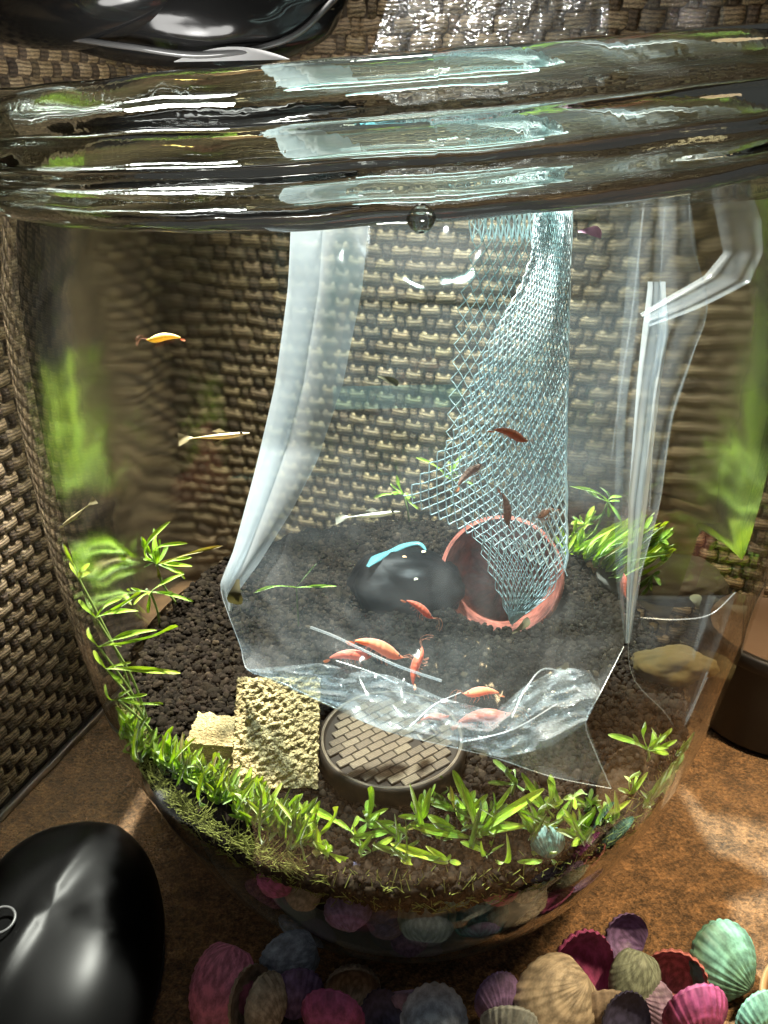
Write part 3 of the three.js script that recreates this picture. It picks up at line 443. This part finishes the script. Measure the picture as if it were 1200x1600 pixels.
{
  const bag = thing('plastic_bag', 'narrower clear plastic bag twisted along the right side of the jar', 'plastic bag');
  const z2 = (v) => poly([[-20, -0.055], [290, -0.02], [700, 0.01], [1000, 0.03], [1160, 0.035]], v);
  const ribbon = (Lp, Rp, v0, v1, nu, nv, amp, k, dz = 0) => grid(nu, nv, (s, t) => { const v = lerp(v0, v1, t), u = lerp(poly(Lp, v), poly(Rp, v), s); return inJar(atZ(u, v, z2(v) + dz + amp * Math.sin(s * 9 + t * 4 + k) + amp * 0.6 * fbm(s * 4, t * 6, k))); });
  part('neck', ribbon([[-20, 1012], [65, 995], [290, 985]], [[-20, 1195], [65, 1180], [290, 1180]], -20, 290, 40, 20, 0.004, 2), clearFilm, bag);
  part('gathered_fold', ribbon([[290, 990], [450, 978], [600, 965], [800, 960], [900, 962], [1005, 976]], [[290, 1076], [400, 1090], [480, 1106], [560, 1082], [650, 1052], [780, 1032], [900, 1002], [1005, 984]], 285, 1005, 24, 70, 0.003, 1), filmHaze, bag);
  part('gathered_fold', ribbon([[450, 1012], [520, 1003], [600, 995], [780, 982], [1005, 978]], [[450, 1040], [520, 1045], [600, 1032], [780, 1012], [1005, 983]], 440, 1005, 12, 60, 0.002, 5, 0.006), thin([0.86, 0.94, 1.0], 0.35, 0.78), bag);
  part('looped_fold', grid(10, 40, (s, t) => { const a = [[0, 1110, 1172], [0.2, 1120, 1190], [0.45, 1130, 1192], [0.65, 1100, 1172], [0.85, 1040, 1085], [1, 1000, 1015]], l = poly(a.map(([x, y]) => [x, y]), t), r = poly(a.map(([x, , y]) => [x, y]), t), v = lerp(288, 490, Math.pow(t, 0.8)) + s * 20 * smooth(0.4, 0.9, t); return inJar(atZ(lerp(l, r, s), v, z2(v) + 0.01 + 0.003 * Math.sin(s * 6))); }), filmHaze, bag);
  part('body', ribbon([[930, 985], [1000, 978], [1060, 990], [1115, 1040], [1160, 1098]], [[930, 1196], [1000, 1178], [1060, 1160], [1115, 1135], [1160, 1102]], 930, 1160, 34, 34, 0.003, 7, 0.008), film, bag);
  part('body', ribbon([[930, 985], [1000, 980], [1060, 994], [1115, 1046], [1158, 1098]], [[930, 1192], [1000, 1172], [1060, 1154], [1115, 1130], [1158, 1102]], 932, 1158, 34, 34, 0.004, 3, -0.012), film, bag);
  const crease = (pts, r = 0.00025, dz = 0.012) => part('crease', tube(pts.map(([u, v]) => inJar(atZ(u, v, z2(v) + dz))), r, 6), creaseMat, bag);
  crease([[1075, 292], [1082, 380], [1105, 480], [1080, 560], [1050, 650], [1030, 790], [1000, 900], [982, 1000], [990, 1060], [1040, 1115], [1100, 1160]], 0.00016);
  crease([[1040, 300], [1030, 480], [1022, 640], [1015, 800]], 0.00016); crease([[1008, 300], [990, 470], [968, 620], [955, 720]], 0.00025);
  crease([[1000, 965], [1060, 968], [1110, 960], [1180, 930]], 0.00022);  crease([[1130, 1140], [1145, 1100], [1160, 1060]], 0.00039); crease([[1115, 1060], [1125, 1090], [1108, 1120], [1112, 1145]], 0.00022);
}
{ const o = part('gauze_scrap', grid(24, 6, (a, b) => atZ(lerp(272, 452, a), 97 - 4 * a - b * 22 * Math.pow(Math.sin(Math.PI * clamp(a * 0.98 + 0.01)), 0.9), -0.09 + 0.004 * b)), thin([0.30, 0.30, 0.30], 0.6, 0.6), scene); tag(o, 'thin white gauzy scrap showing above the jar rim under the black shade', 'scrap'); }

// ---------- shrimp, fish, floating leaves ----------
const shrimpMats = [[0.62, 0.10, 0.035], [0.70, 0.20, 0.07], [0.45, 0.22, 0.15], [0.80, 0.60, 0.14]].map((c) => thin(c, 0.7, 0.4, { clearcoat: 0.4 }));
const eyeMat = std([0.01, 0.01, 0.01], 0.2), legMat = thin([0.75, 0.28, 0.14], 0.5, 0.4);
// unit shrimp: head towards +x, back towards +y, length about 1
const shrimpBody = (() => {
  const g = body([V(-0.5, -0.05, 0), V(-0.36, -0.005, 0), V(-0.2, 0.03, 0), V(-0.02, 0.045, 0), V(0.16, 0.035, 0), V(0.30, 0.02, 0), V(0.42, 0.025, 0), V(0.53, 0.045, 0)], [[0.015, 0.015], [0.072, 0.055], [0.112, 0.080], [0.148, 0.10], [0.170, 0.112], [0.158, 0.105], [0.092, 0.07], [0.006, 0.005]], 16, 64);
  const p = g.attributes.position; for (let i = 0; i < p.count; i++) { const x = p.getX(i), k = x < 0.08 ? 1 + 0.07 * Math.abs(Math.sin((x + 0.5) * 27)) : 1; p.setZ(i, p.getZ(i) * k); p.setY(i, p.getY(i) + (k - 1) * 0.05); } g.computeVertexNormals(); return g;
})();
const fan = mergeGeometries([-0.5, -0.2, 0.15, 0.5].map((a) => grid(2, 4, (s, t) => ({ x: -0.48 - 0.15 * t, y: -0.09 - 0.05 * t + (s - 0.5) * 0.05 * Math.sin(0.5 + t * 2.2), z: a * 0.16 * t }))));
const legs = strands([...Array(10)].flatMap((_, i) => { const x = 0.28 - i * 0.055 - (i > 4 ? 0.03 : 0), z = i % 2 ? 0.03 : -0.03, a = V(x, -0.03, z), b = V(x - 0.03, -0.12, z * 1.8), c = V(x + (i < 5 ? 0.05 : -0.03), i < 5 ? -0.2 : -0.15, z * 1.6); return [[a, b], [b, c]]; }), 0.005, 4);
const feel = mergeGeometries([[0.05, 0.5], [-0.04, 0.35], [0.02, 0.18]].map(([z, y]) => tube([V(0.47, 0.02, z * 0.5), V(0.66, 0.06 + y * 0.2, z * 2), V(0.8, -0.08 + y * 0.3, z * 4), V(0.84, -0.12, z * 5)], 0.0022, 4)));
const eyes = mergeGeometries([-1, 1].map((s) => new THREE.SphereGeometry(0.024, 10, 8).translate(0.40, 0.06, s * 0.055)));
function shrimp(u, v, z, len, roll, flip, mat, label, yaw = 0) {
  const g = thing('shrimp', label, 'shrimp'); g.position.copy(inJar(atZ(u, v, z), 0.012));
  part('body', shrimpBody, shrimpMats[mat], g); part('tail_fan', fan, legMat, g); part('legs', legs, legMat, g); part('antennae', feel, legMat, g); part('eyes', eyes, eyeMat, g);
  g.quaternion.setFromRotationMatrix(new THREE.Matrix4().makeBasis(camRight, camUp, camBack)); g.rotateZ(roll * Math.PI / 180); g.rotateY(yaw); g.scale.set(len * (flip || 1), len * 1.1, len * 1.1);
  return g;
}
shrimp(592, 1014, 0.062, 0.0185, -28, 1, 1, 'plump orange shrimp in the bag, upper one of the pair at the bright streak', 0.3);
shrimp(548, 1026, 0.064, 0.0150, -6, 1, 0, 'darker red shrimp in the bag, left of the plump orange one', 0.3);
shrimp(652, 1040, 0.062, 0.0135, 68, 1, 0, 'red shrimp hanging upright in the bag above its bottom fold', 0.4);
shrimp(752, 1083, 0.066, 0.0135, 3, -1, 1, 'pale orange shrimp in the bag, rightmost of those above the bottom fold', 0.3);
shrimp(756, 1122, 0.076, 0.0185, 2, 1, 0, 'long bright red shrimp lying in the bottom fold of the bag', 0.15);
shrimp(679, 1122, 0.075, 0.0100, 0, 1, 0, 'short red shrimp left of the long one in the bottom fold of the bag', 0.2);
shrimp(656, 952, 0.035, 0.0125, -40, 1, 0, 'small red shrimp in front of the black stone', 0.2);
shrimp(790, 796, 0.012, 0.0135, -82, 1, 2, 'brownish shrimp hanging head down on the lower part of the net', 0.3);
shrimp(853, 802, 0.010, 0.0110, 30, -1, 2, 'dull brown shrimp near the right edge of the net', 0.7);
shrimp(734, 741, 0.012, 0.0135, 38, 1, 2, 'pale pinkish shrimp on the lower left part of the net', 0.3);
shrimp(798, 680, 0.012, 0.0140, -22, 1, 1, 'pale tan shrimp in the middle of the net', 0.3);
shrimp(256, 529, 0.02, 0.0110, 12, -1, 3, 'yellow shrimp swimming alone in the upper left of the jar', 0.2);
shrimp(872, 905, -0.02, 0.010, 80, 1, 0, 'faint red shrimp beside the pot at the right edge of the net', 0.5).position.copy(inJar(atZ(976, 915, 0.02)));
const fishBody = body([V(-0.5, 0, 0), V(-0.3, 0.0, 0), V(-0.1, -0.01, 0), V(0.12, -0.012, 0), V(0.32, 0, 0), V(0.45, 0.005, 0), V(0.5, 0.005, 0)], [[0.018, 0.008], [0.04, 0.02], [0.075, 0.045], [0.105, 0.065], [0.10, 0.062], [0.06, 0.045], [0.008, 0.008]], 14, 40);
const fishTail = grid(6, 6, (s, t) => ({ x: -0.47 - 0.26 * t, y: (s - 0.5) * (0.04 + 0.26 * t), z: 0.02 * Math.sin(t * 3 + s * 4) }));
const fishFin = mergeGeometries([grid(3, 3, (s, t) => ({ x: -0.05 + 0.14 * s - 0.1 * t, y: 0.075 + 0.09 * t * (0.4 + s * 0.6), z: 0 })), grid(3, 3, (s, t) => ({ x: -0.02 + 0.1 * s - 0.12 * t, y: -0.09 - 0.08 * t, z: 0.01 }))]);
function fish(u, v, z, len, roll, flip, c, label, yaw = 0) {
  const g = thing('fish', label, 'fish'), m = thin(c, 0.35, 0.35, { clearcoat: 0.6 }), f = thin(c, 0.4, 0.75);
  g.position.copy(inJar(atZ(u, v, z), 0.01)); part('body', fishBody, m, g); part('tail_fin', fishTail, f, g); part('fin', fishFin, f, g);
  for (const s of [-1, 1]) part('eye', new THREE.SphereGeometry(0.026, 10, 8).translate(0.36, 0.03, s * 0.045), eyeMat, g);
  g.quaternion.setFromRotationMatrix(new THREE.Matrix4().makeBasis(camRight, camUp, camBack)); g.rotateZ(roll * Math.PI / 180); g.rotateY(yaw); g.scale.set(len * flip, len * 0.8, len); return g;
}
fish(345, 681, 0.03, 0.0205, 5, 1, [0.75, 0.62, 0.35], 'slim silvery fish with orange head swimming right, left of the bag');
fish(112, 808, 0.055, 0.0125, 38, -1, [0.45, 0.38, 0.2], 'olive brown fish close to the left glass above the plants');
fish(584, 804, 0.0, 0.0215, 6, 1, [0.75, 0.72, 0.58], 'pale slender fish above the black stone');
const deadMat = thin([0.055, 0.046, 0.014], 1.0, 0.3);
const debris = (u, v, z, len, wid, roll, label, mat = deadMat) => { const o = part('floating_leaf', leafGeo[1], mat, scene, atZ(u, v, z)); tag(o, label, 'leaf'); o.quaternion.setFromRotationMatrix(new THREE.Matrix4().makeBasis(camRight, camUp, camBack)); o.rotateZ(roll); o.rotateX(-0.3); o.scale.set(wid, len, len); return o; };
debris(372, 905, 0.068, 0.0090, 0.0052, 3.0, 'olive brown round leaf stuck to the left corner of the bag');
debris(590, 588, -0.03, 0.0095, 0.0030, -1.9, 'small brown leaf drifting behind the bag near the painted reflection band');
debris(800, 990, 0.045, 0.0090, 0.0030, -0.9, 'small olive leaf under the tip of the net');
debris(870, 1045, 0.06, 0.0050, 0.0045, -1.5, 'tiny olive leaf inside the lower right of the bag');
debris(1090, 950, 0.0, 0.0060, 0.0050, 0.2, 'small tan leaf behind the right bag');
debris(903, 362, 0.105, 0.0060, 0.0026, -1.62, 'pink reflection of a shell just under the rim, built as a flake, right of the net', thin([0.85, 0.5, 0.75], 0.4, 0.2));  // pink flake stands in for the reflection of a shell

// ---------- shells ----------
// unit cockle: hinge at the origin, fans out along +y, dome towards +z
const shellGeo = (ribs, wide, dome, k) => {
  const surf = (inner) => grid(64, 20, (a, t) => {
    const A = (a * 2 - 1), w = A * 1.5, r = Math.pow(t, 0.9), R = (0.20 + 0.80 * Math.pow(Math.cos(w), 0.7)) * (1 + 0.03 * Math.sin(k + A * 3)), rib = Math.pow(Math.abs(Math.cos(A * ribs * Math.PI / 2)), 1.2), edge = 1 + 0.035 * rib * smooth(0.7, 1, t);
    const x = Math.sin(w) * R * r * wide * edge, y = Math.cos(w) * R * r * edge * 0.98 + 0.02;
    let z = dome * Math.pow(Math.max(0, 1 - Math.pow(Math.abs(t * 1.12 - 0.42) / 0.72, 2.2)), 0.62) * (1 - 0.97 * Math.pow(Math.abs(A), 2.4));
    if (t < 0.12) z *= smooth(-0.06, 0.12, t);
    z += (inner ? -0.035 : 0.026 * rib * smooth(0.05, 0.4, t) + 0.005 * Math.sin(t * 40));
    return { x, y, z: inner ? Math.min(z, 0.9) : z, u: A, w: t };
  });
  const o = surf(false), n = surf(true), W = 65, ix = n.index.array; for (let i = 0; i < ix.length; i += 3) { const q = ix[i]; ix[i] = ix[i + 1]; ix[i + 1] = q; }
  const lip = grid(64, 1, (a, b) => { const s = b ? n : o, p = s.attributes.position, i = 20 * W + Math.round(a * 64); return { x: p.getX(i), y: p.getY(i), z: p.getZ(i) }; });
  const sides = [0, 64].map((c) => grid(1, 20, (a, t) => { const s = a ? n : o, p = s.attributes.position, i = Math.round(t * 20) * W + c; return { x: p.getX(i), y: p.getY(i), z: p.getZ(i) }; }));
  for (const g of [o, n]) g.computeVertexNormals();
  return mergeGeometries([o, n, lip, ...sides]);
};
const shellGeos = [shellGeo(20, 0.80, 0.34, 1), shellGeo(24, 0.70, 0.29, 2), shellGeo(17, 0.88, 0.38, 3)];
const shellTex = tex(64, 128, (x, y) => { const v = 0.72 + 0.10 * Math.sin(y * 30 + pn(x, y, 5) * 3) * 0.5 + pn(x, y, 40, 2) * 0.14 + pn(x, y, 7, 6) * 0.28 + 0.12; return [v, v, v]; }, true);
const shellMats = new Map();
const shellMat = (c) => { const k = c.join(); if (!shellMats.has(k)) shellMats.set(k, std(c, 0.6, { map: shellTex })); return shellMats.get(k); };
// at px (u, v): size in px of the photograph; dir: where the fan points (degrees, 0 = right, 90 = up); face > 0 the ribbed back shows, < 0 the hollow; tip / side lean it
function shell(u, v, h, size, dir, face, lean, c, kind, label, p) {
  const pos = p ?? atY(u, v, h), dist = pos.distanceTo(eyeV), L = size * 0.9 * dist / F;
  const g = thing('seashell', label, 'seashell'), f = camBack.clone().multiplyScalar(face);
  const yv = camRight.clone().multiplyScalar(Math.cos(dir * Math.PI / 180)).addScaledVector(camUp, Math.sin(dir * Math.PI / 180)), zv = f, xv = yv.clone().cross(zv);
  g.quaternion.setFromRotationMatrix(new THREE.Matrix4().makeBasis(xv, yv, zv));
  g.rotateX(lean[0]); g.rotateY(lean[1]); g.scale.setScalar(L);
  g.position.copy(pos).sub(V(0, 0.5 * L, 0.1 * L).applyQuaternion(g.quaternion));
  part('shell', shellGeos[kind], shellMat(c), g);
  return g;
}
const PINK = [0.68, 0.22, 0.36], MAG = [0.48, 0.10, 0.28], PURP = [0.24, 0.16, 0.36], BLUE = [0.32, 0.39, 0.52], CREAM = [0.52, 0.45, 0.34], TAN = [0.36, 0.29, 0.22], MINT = [0.20, 0.44, 0.34], SAGE = [0.30, 0.36, 0.28], LILAC = [0.38, 0.28, 0.44], NAVY = [0.07, 0.07, 0.15], ROSE = [0.80, 0.28, 0.28], TEAL = [0.10, 0.24, 0.22];
for (const s of [
  [340, 1545, 0.016, 122, 255, 1, [0.3, 0.5], PINK, 1, 'pink ribbed seashell standing at the far left of the pile'],
  [455, 1502, 0.016, 88, 200, 1, [0.2, -0.2], BLUE, 0, 'blue grey ribbed seashell at the top left of the pile'],
  [392, 1570, 0.018, 100, 95, -1, [0.2, 0.8], TAN, 1, 'dull tan seashell on edge between the pink and the blue grey ones'],
  [418, 1570, 0.016, 84, 100, 1, [0.2, 0.9], CREAM, 0, 'whitish seashell leaning against the dull tan one'],
  [462, 1555, 0.010, 84, 80, 1, [0.3, 0.2], PURP, 0, 'dark purple seashell under the blue grey one'],
  [520, 1588, 0.018, 88, 95, 1, [0.3, -0.2], MAG, 2, 'deep magenta rounded seashell at the bottom edge, left of centre'],
  [553, 1538, 0.012, 84, 75, -1, [-0.5, 0.1], TAN, 0, 'tan seashell turned hollow side up near the jar foot'],
  [596, 1588, 0.014, 72, 110, -1, [0.1, 0.5], NAVY, 0, 'navy and white hollow seashell at the bottom edge'],
  [655, 1560, 0.012, 84, 85, 1, [0.9, 0.1], LILAC, 2, 'lilac seashell showing only its ribbed edge behind the grey blue one'],
  [676, 1592, 0.020, 92, 85, -1, [0.4, 0.0], BLUE, 2, 'grey blue hollow seashell at the bottom edge, middle of the photo'],
  [780, 1562, 0.018, 84, 92, 1, [0.3, 0.3], PURP, 1, 'smooth purple seashell standing upright near the middle'],
  [795, 1602, 0.026, 84, 80, 1, [0.6, 0.0], [0.38, 0.44, 0.45], 0, 'pale blue ribbed seashell in front of the purple upright one'],
  [872, 1568, 0.020, 124, 215, 1, [0.2, 0.3], CREAM, 0, 'large cream ribbed seashell in front of the open magenta one'],
  [905, 1515, 0.018, 120, 85, -1, [-0.1, 0.25], MAG, 1, 'large open magenta seashell with dark hollow'],
  [975, 1466, 0.010, 68, 150, -1, [-0.3, 0.2], PURP, 2, 'small dark purple hollow seashell, farthest back on the right'],
  [992, 1535, 0.018, 86, 250, 1, [0.1, 0.1], SAGE, 1, 'pale sage green smooth seashell beside the open magenta one'],
  [1012, 1572, 0.010, 82, 320, 1, [0.3, 0.2], LILAC, 0, 'lilac seashell under the sage green one'],
  [1057, 1520, 0.014, 78, 70, -1, [-0.4, -0.3], ROSE, 2, 'bright rose pink hollow seashell between the green ones'],
  [1088, 1585, 0.018, 96, 95, 1, [0.4, 0.1], MAG, 0, 'dark rose seashell in front of the bright rose pink hollow one'],
  [1133, 1505, 0.014, 112, 130, 1, [0.2, 0.3], MINT, 0, 'large mint green ribbed seashell at the right'],
  [945, 1580, 0.016, 80, 60, 1, [0.4, 0.3], TAN, 2, 'grey beige seashell below the open magenta one'],
  [975, 1598, 0.024, 84, 75, -1, [0.1, 0.1], NAVY, 1, 'dark navy hollow seashell at the bottom edge, right of centre'],
  [1190, 1590, 0.022, 76, 100, 1, [0.3, 0.2], MINT, 0, 'mint green seashell inside the tan rimmed bowl'],
]) shell(...s);
// those seen through the front glass, under the soil
const inGlass = (u, v) => { const r = ray(u, v); let t = 0.1; const p = V(); for (; t < 0.6; t += 0.0005) { p.copy(eyeV).addScaledVector(r, t); if (p.y < 0.3 && p.y > 0 && Math.hypot(p.x, p.z) < rAt(p.y) - 0.0065) break; } return p; };
for (const [u, v, size, dir, face, c, kind, label] of [
  [865, 1330, 56, 100, 1, [0.13, 0.27, 0.25], 0, 'upper pale aqua seashell inside the jar below the hooked plant'], [853, 1366, 66, 80, 1, [0.15, 0.28, 0.23], 2, 'lower pale aqua seashell inside the jar'],
  [955, 1312, 62, 60, 1, TEAL, 1, 'dark teal seashell inside the jar at the right front glass'], [942, 1347, 52, 250, 1, [0.55, 0.16, 0.2], 1, 'coral pink seashell inside the jar under the dark teal one'],
  [910, 1340, 54, 120, 1, MAG, 0, 'plum seashell inside the jar left of the coral pink one'], [790, 1400, 62, 200, 1, [0.45, 0.08, 0.12], 0, 'red seashell inside the jar at the front glass'],
  [752, 1435, 88, 95, -1, TEAL, 2, 'dark green hollow seashell low inside the jar'], [868, 1428, 84, 20, -1, MAG, 1, 'maroon hollow seashell low inside the jar at the right'],
  [668, 1446, 84, 85, -1, SAGE, 2, 'grey green seashell low inside the jar, left of the dark green one'], [826, 1402, 52, 70, 1, CREAM, 1, 'small tan seashell inside the jar beside the red one'],
  [905, 1382, 66, 80, 1, NAVY, 0, 'blackish seashell inside the jar beneath the aqua ones'], [424, 1388, 66, 130, 1, MAG, 0, 'dim magenta seashell inside the jar at the left front'],
  [466, 1412, 66, 60, 1, TAN, 1, 'dim tan seashell inside the jar at the left front'], [478, 1447, 66, 150, 1, BLUE, 0, 'dim blue seashell inside the jar by the foot at the left'],
  [540, 1440, 70, 100, 1, PURP, 2, 'dim purple seashell low inside the jar, left of centre'], [600, 1455, 66, 45, 1, NAVY, 0, 'blackish seashell low inside the jar in the middle'], [715, 1408, 54, 70, 1, TEAL, 0, 'dim green seashell inside the jar above the hollow dark green one'], [640, 1482, 60, 95, 1, LILAC, 0, 'dim lilac seashell at the very bottom of the jar, in the middle'], [728, 1474, 60, 60, 1, PINK, 1, 'dim pink seashell at the very bottom of the jar, right of the middle'], [800, 1458, 60, 120, 1, SAGE, 0, 'dim sage seashell at the very bottom of the jar at the right'], [545, 1474, 58, 80, 1, CREAM, 1, 'dim cream seashell at the very bottom of the jar at the left'], [560, 1392, 62, 110, 1, NAVY, 1, 'dim dark seashell just under the soil at the left of the middle']]) {
  const p = inGlass(u, v), g = shell(u, v, 0, size, dir, face, [0.25, 0], c, kind, label, p);
  g.position.addScaledVector(V(p.x, 0, p.z).normalize(), -size * 0.00006);
}

// ---------- things outside the jar ----------
{
  const g = thing('plastic_device', 'glossy black rounded plastic device with a ring emblem at the lower left', 'device');
  g.position.copy(atY(105, 1510, 0)); g.position.y = 0; g.rotation.y = 0.25;
  const black = std([0.004, 0.004, 0.004], 0.36, { specularIntensity: 0.22 });
  const A = 0.039, Bz = 0.060, H = 0.034;
  part('shell', grid(64, 32, (a, b) => { const w = a * Math.PI * 2, e = 0.86, ph = b * Math.PI / 2, cr = Math.pow(Math.cos(ph), 0.62), x = Math.sign(Math.sin(w)) * Math.pow(Math.abs(Math.sin(w)), e) * cr, z = Math.sign(Math.cos(w)) * Math.pow(Math.abs(Math.cos(w)), e) * cr; const y = Math.pow(Math.sin(ph), 0.8); const ridge = 0.0022 * Math.exp(-(((x * 0.75 + z * 0.65 + 0.1) / 0.10) ** 2)) * y; return { x: x * A * (1 - 0.08 * z), y: y * H * (1 - 0.12 * z) + ridge + 0.001, z: z * Bz }; }, true), black, g);
  part('base_seam', new THREE.TorusGeometry(1, 0.012, 8, 80).rotateX(Math.PI / 2).scale(A * 1.0, 0.1, Bz * 1.0).translate(0, 0.003, 0), std([0.02, 0.02, 0.02], 0.5), g);
  const e = part('ring_emblem', new THREE.TorusGeometry(0.0052, 0.0006, 8, 40), std([0.07, 0.07, 0.07], 0.4), scene); scene.remove(e); g.add(e); e.name = 'ring_emblem';
  const q = atY(4, 1447, 0.034); g.updateMatrixWorld(true); e.position.copy(g.worldToLocal(q.clone())); e.rotation.set(-Math.PI / 2 + 0.15, 0, 0); e.position.y = 0.0375;
}
{
  const g = thing('black_pot', 'squat black pot standing on the table behind the jar at the right', 'pot');
  g.position.set(0.212, 0, -0.078);
  part('pot_body', lathe([[0.0001, 0.001], [0.040, 0.001], [0.0425, 0.004], [0.0425, 0.052], [0.045, 0.053], [0.0455, 0.060], [0.042, 0.0615], [0.040, 0.058], [0.038, 0.02], [0.0001, 0.02]], 64), std([0.012, 0.010, 0.009], 0.45), g);
  part('pot_lid', lathe([[0.0001, 0.056], [0.039, 0.056], [0.0395, 0.058], [0.0001, 0.059]], 48), std([0.10, 0.06, 0.035], 0.6), g);
}
{
  const g = thing('rimmed_bowl', 'tan rimmed small bowl at the bottom right corner', 'bowl'); g.position.copy(atY(1290, 1655, 0));
  part('bowl', lathe([[0.0001, 0.003], [0.018, 0.001], [0.0245, 0.012], [0.0265, 0.022], [0.0275, 0.0245], [0.0262, 0.026], [0.0245, 0.0235], [0.022, 0.012], [0.016, 0.004], [0.0001, 0.0045]], 56), std([0.26, 0.15, 0.065], 0.6), g);
}
{
  const g = thing('lamp_shade', 'glossy black rounded shade over the back left of the jar', 'lamp shade');
  const c = atZ(255, 8, -0.104); g.position.copy(c);
  const gloss = std([0.004, 0.004, 0.004], 0.12, { specularIntensity: 0.7 });
  part('shade', grid(72, 36, (a, b) => { const w = a * Math.PI * 2, ph = b * Math.PI, s = Math.sin(ph); const x = Math.cos(ph), y = Math.cos(w) * s, z = Math.sin(w) * s; const n = 1 + 0.05 * noise(x * 2, y * 3, z * 3); return { x: -x * 0.076 * n, y: y * 0.026 * n * (y < 0 ? 1 - 0.25 * x : 1) + 0.003, z: z * 0.021 * n }; }, true), gloss, g);
  part('shade_bulge', new THREE.SphereGeometry(1, 48, 32).scale(0.060, 0.027, 0.030).translate(...atZ(80, -40, -0.096).sub(c).toArray()), gloss, g);
  // glowing capsule and light added under the shade for white streaks in the rim
  const bp = atZ(262, 158, -0.052);
  part('added_bulb', new THREE.CapsuleGeometry(0.0065, 0.034, 8, 20).rotateZ(Math.PI / 2).translate(...bp.clone().sub(c).toArray()), new THREE.MeshStandardMaterial({ color: 0x000000, emissive: rgb(1, 0.98, 0.94), emissiveIntensity: 18 }), g);
  const pl = new THREE.PointLight(rgb(1, 0.98, 0.94), 0.014, 0, 2); pl.position.copy(bp); pl.castShadow = true; pl.shadow.radius = 0.25; pl.name = 'added_bulb_light'; scene.add(pl);
  part('rolled_edge', tube([V(-0.074, -0.012, 0.006), V(-0.045, -0.012, 0.018), V(-0.012, -0.016, 0.0205), V(0.02, -0.019, 0.018), V(0.055, -0.012, 0.012), V(0.073, 0.002, 0.008)], 0.0013, 8, 60), std([0.04, 0.04, 0.04], 0.15, { clearcoat: 1 }), g);
}
renderer.render(scene, camera);
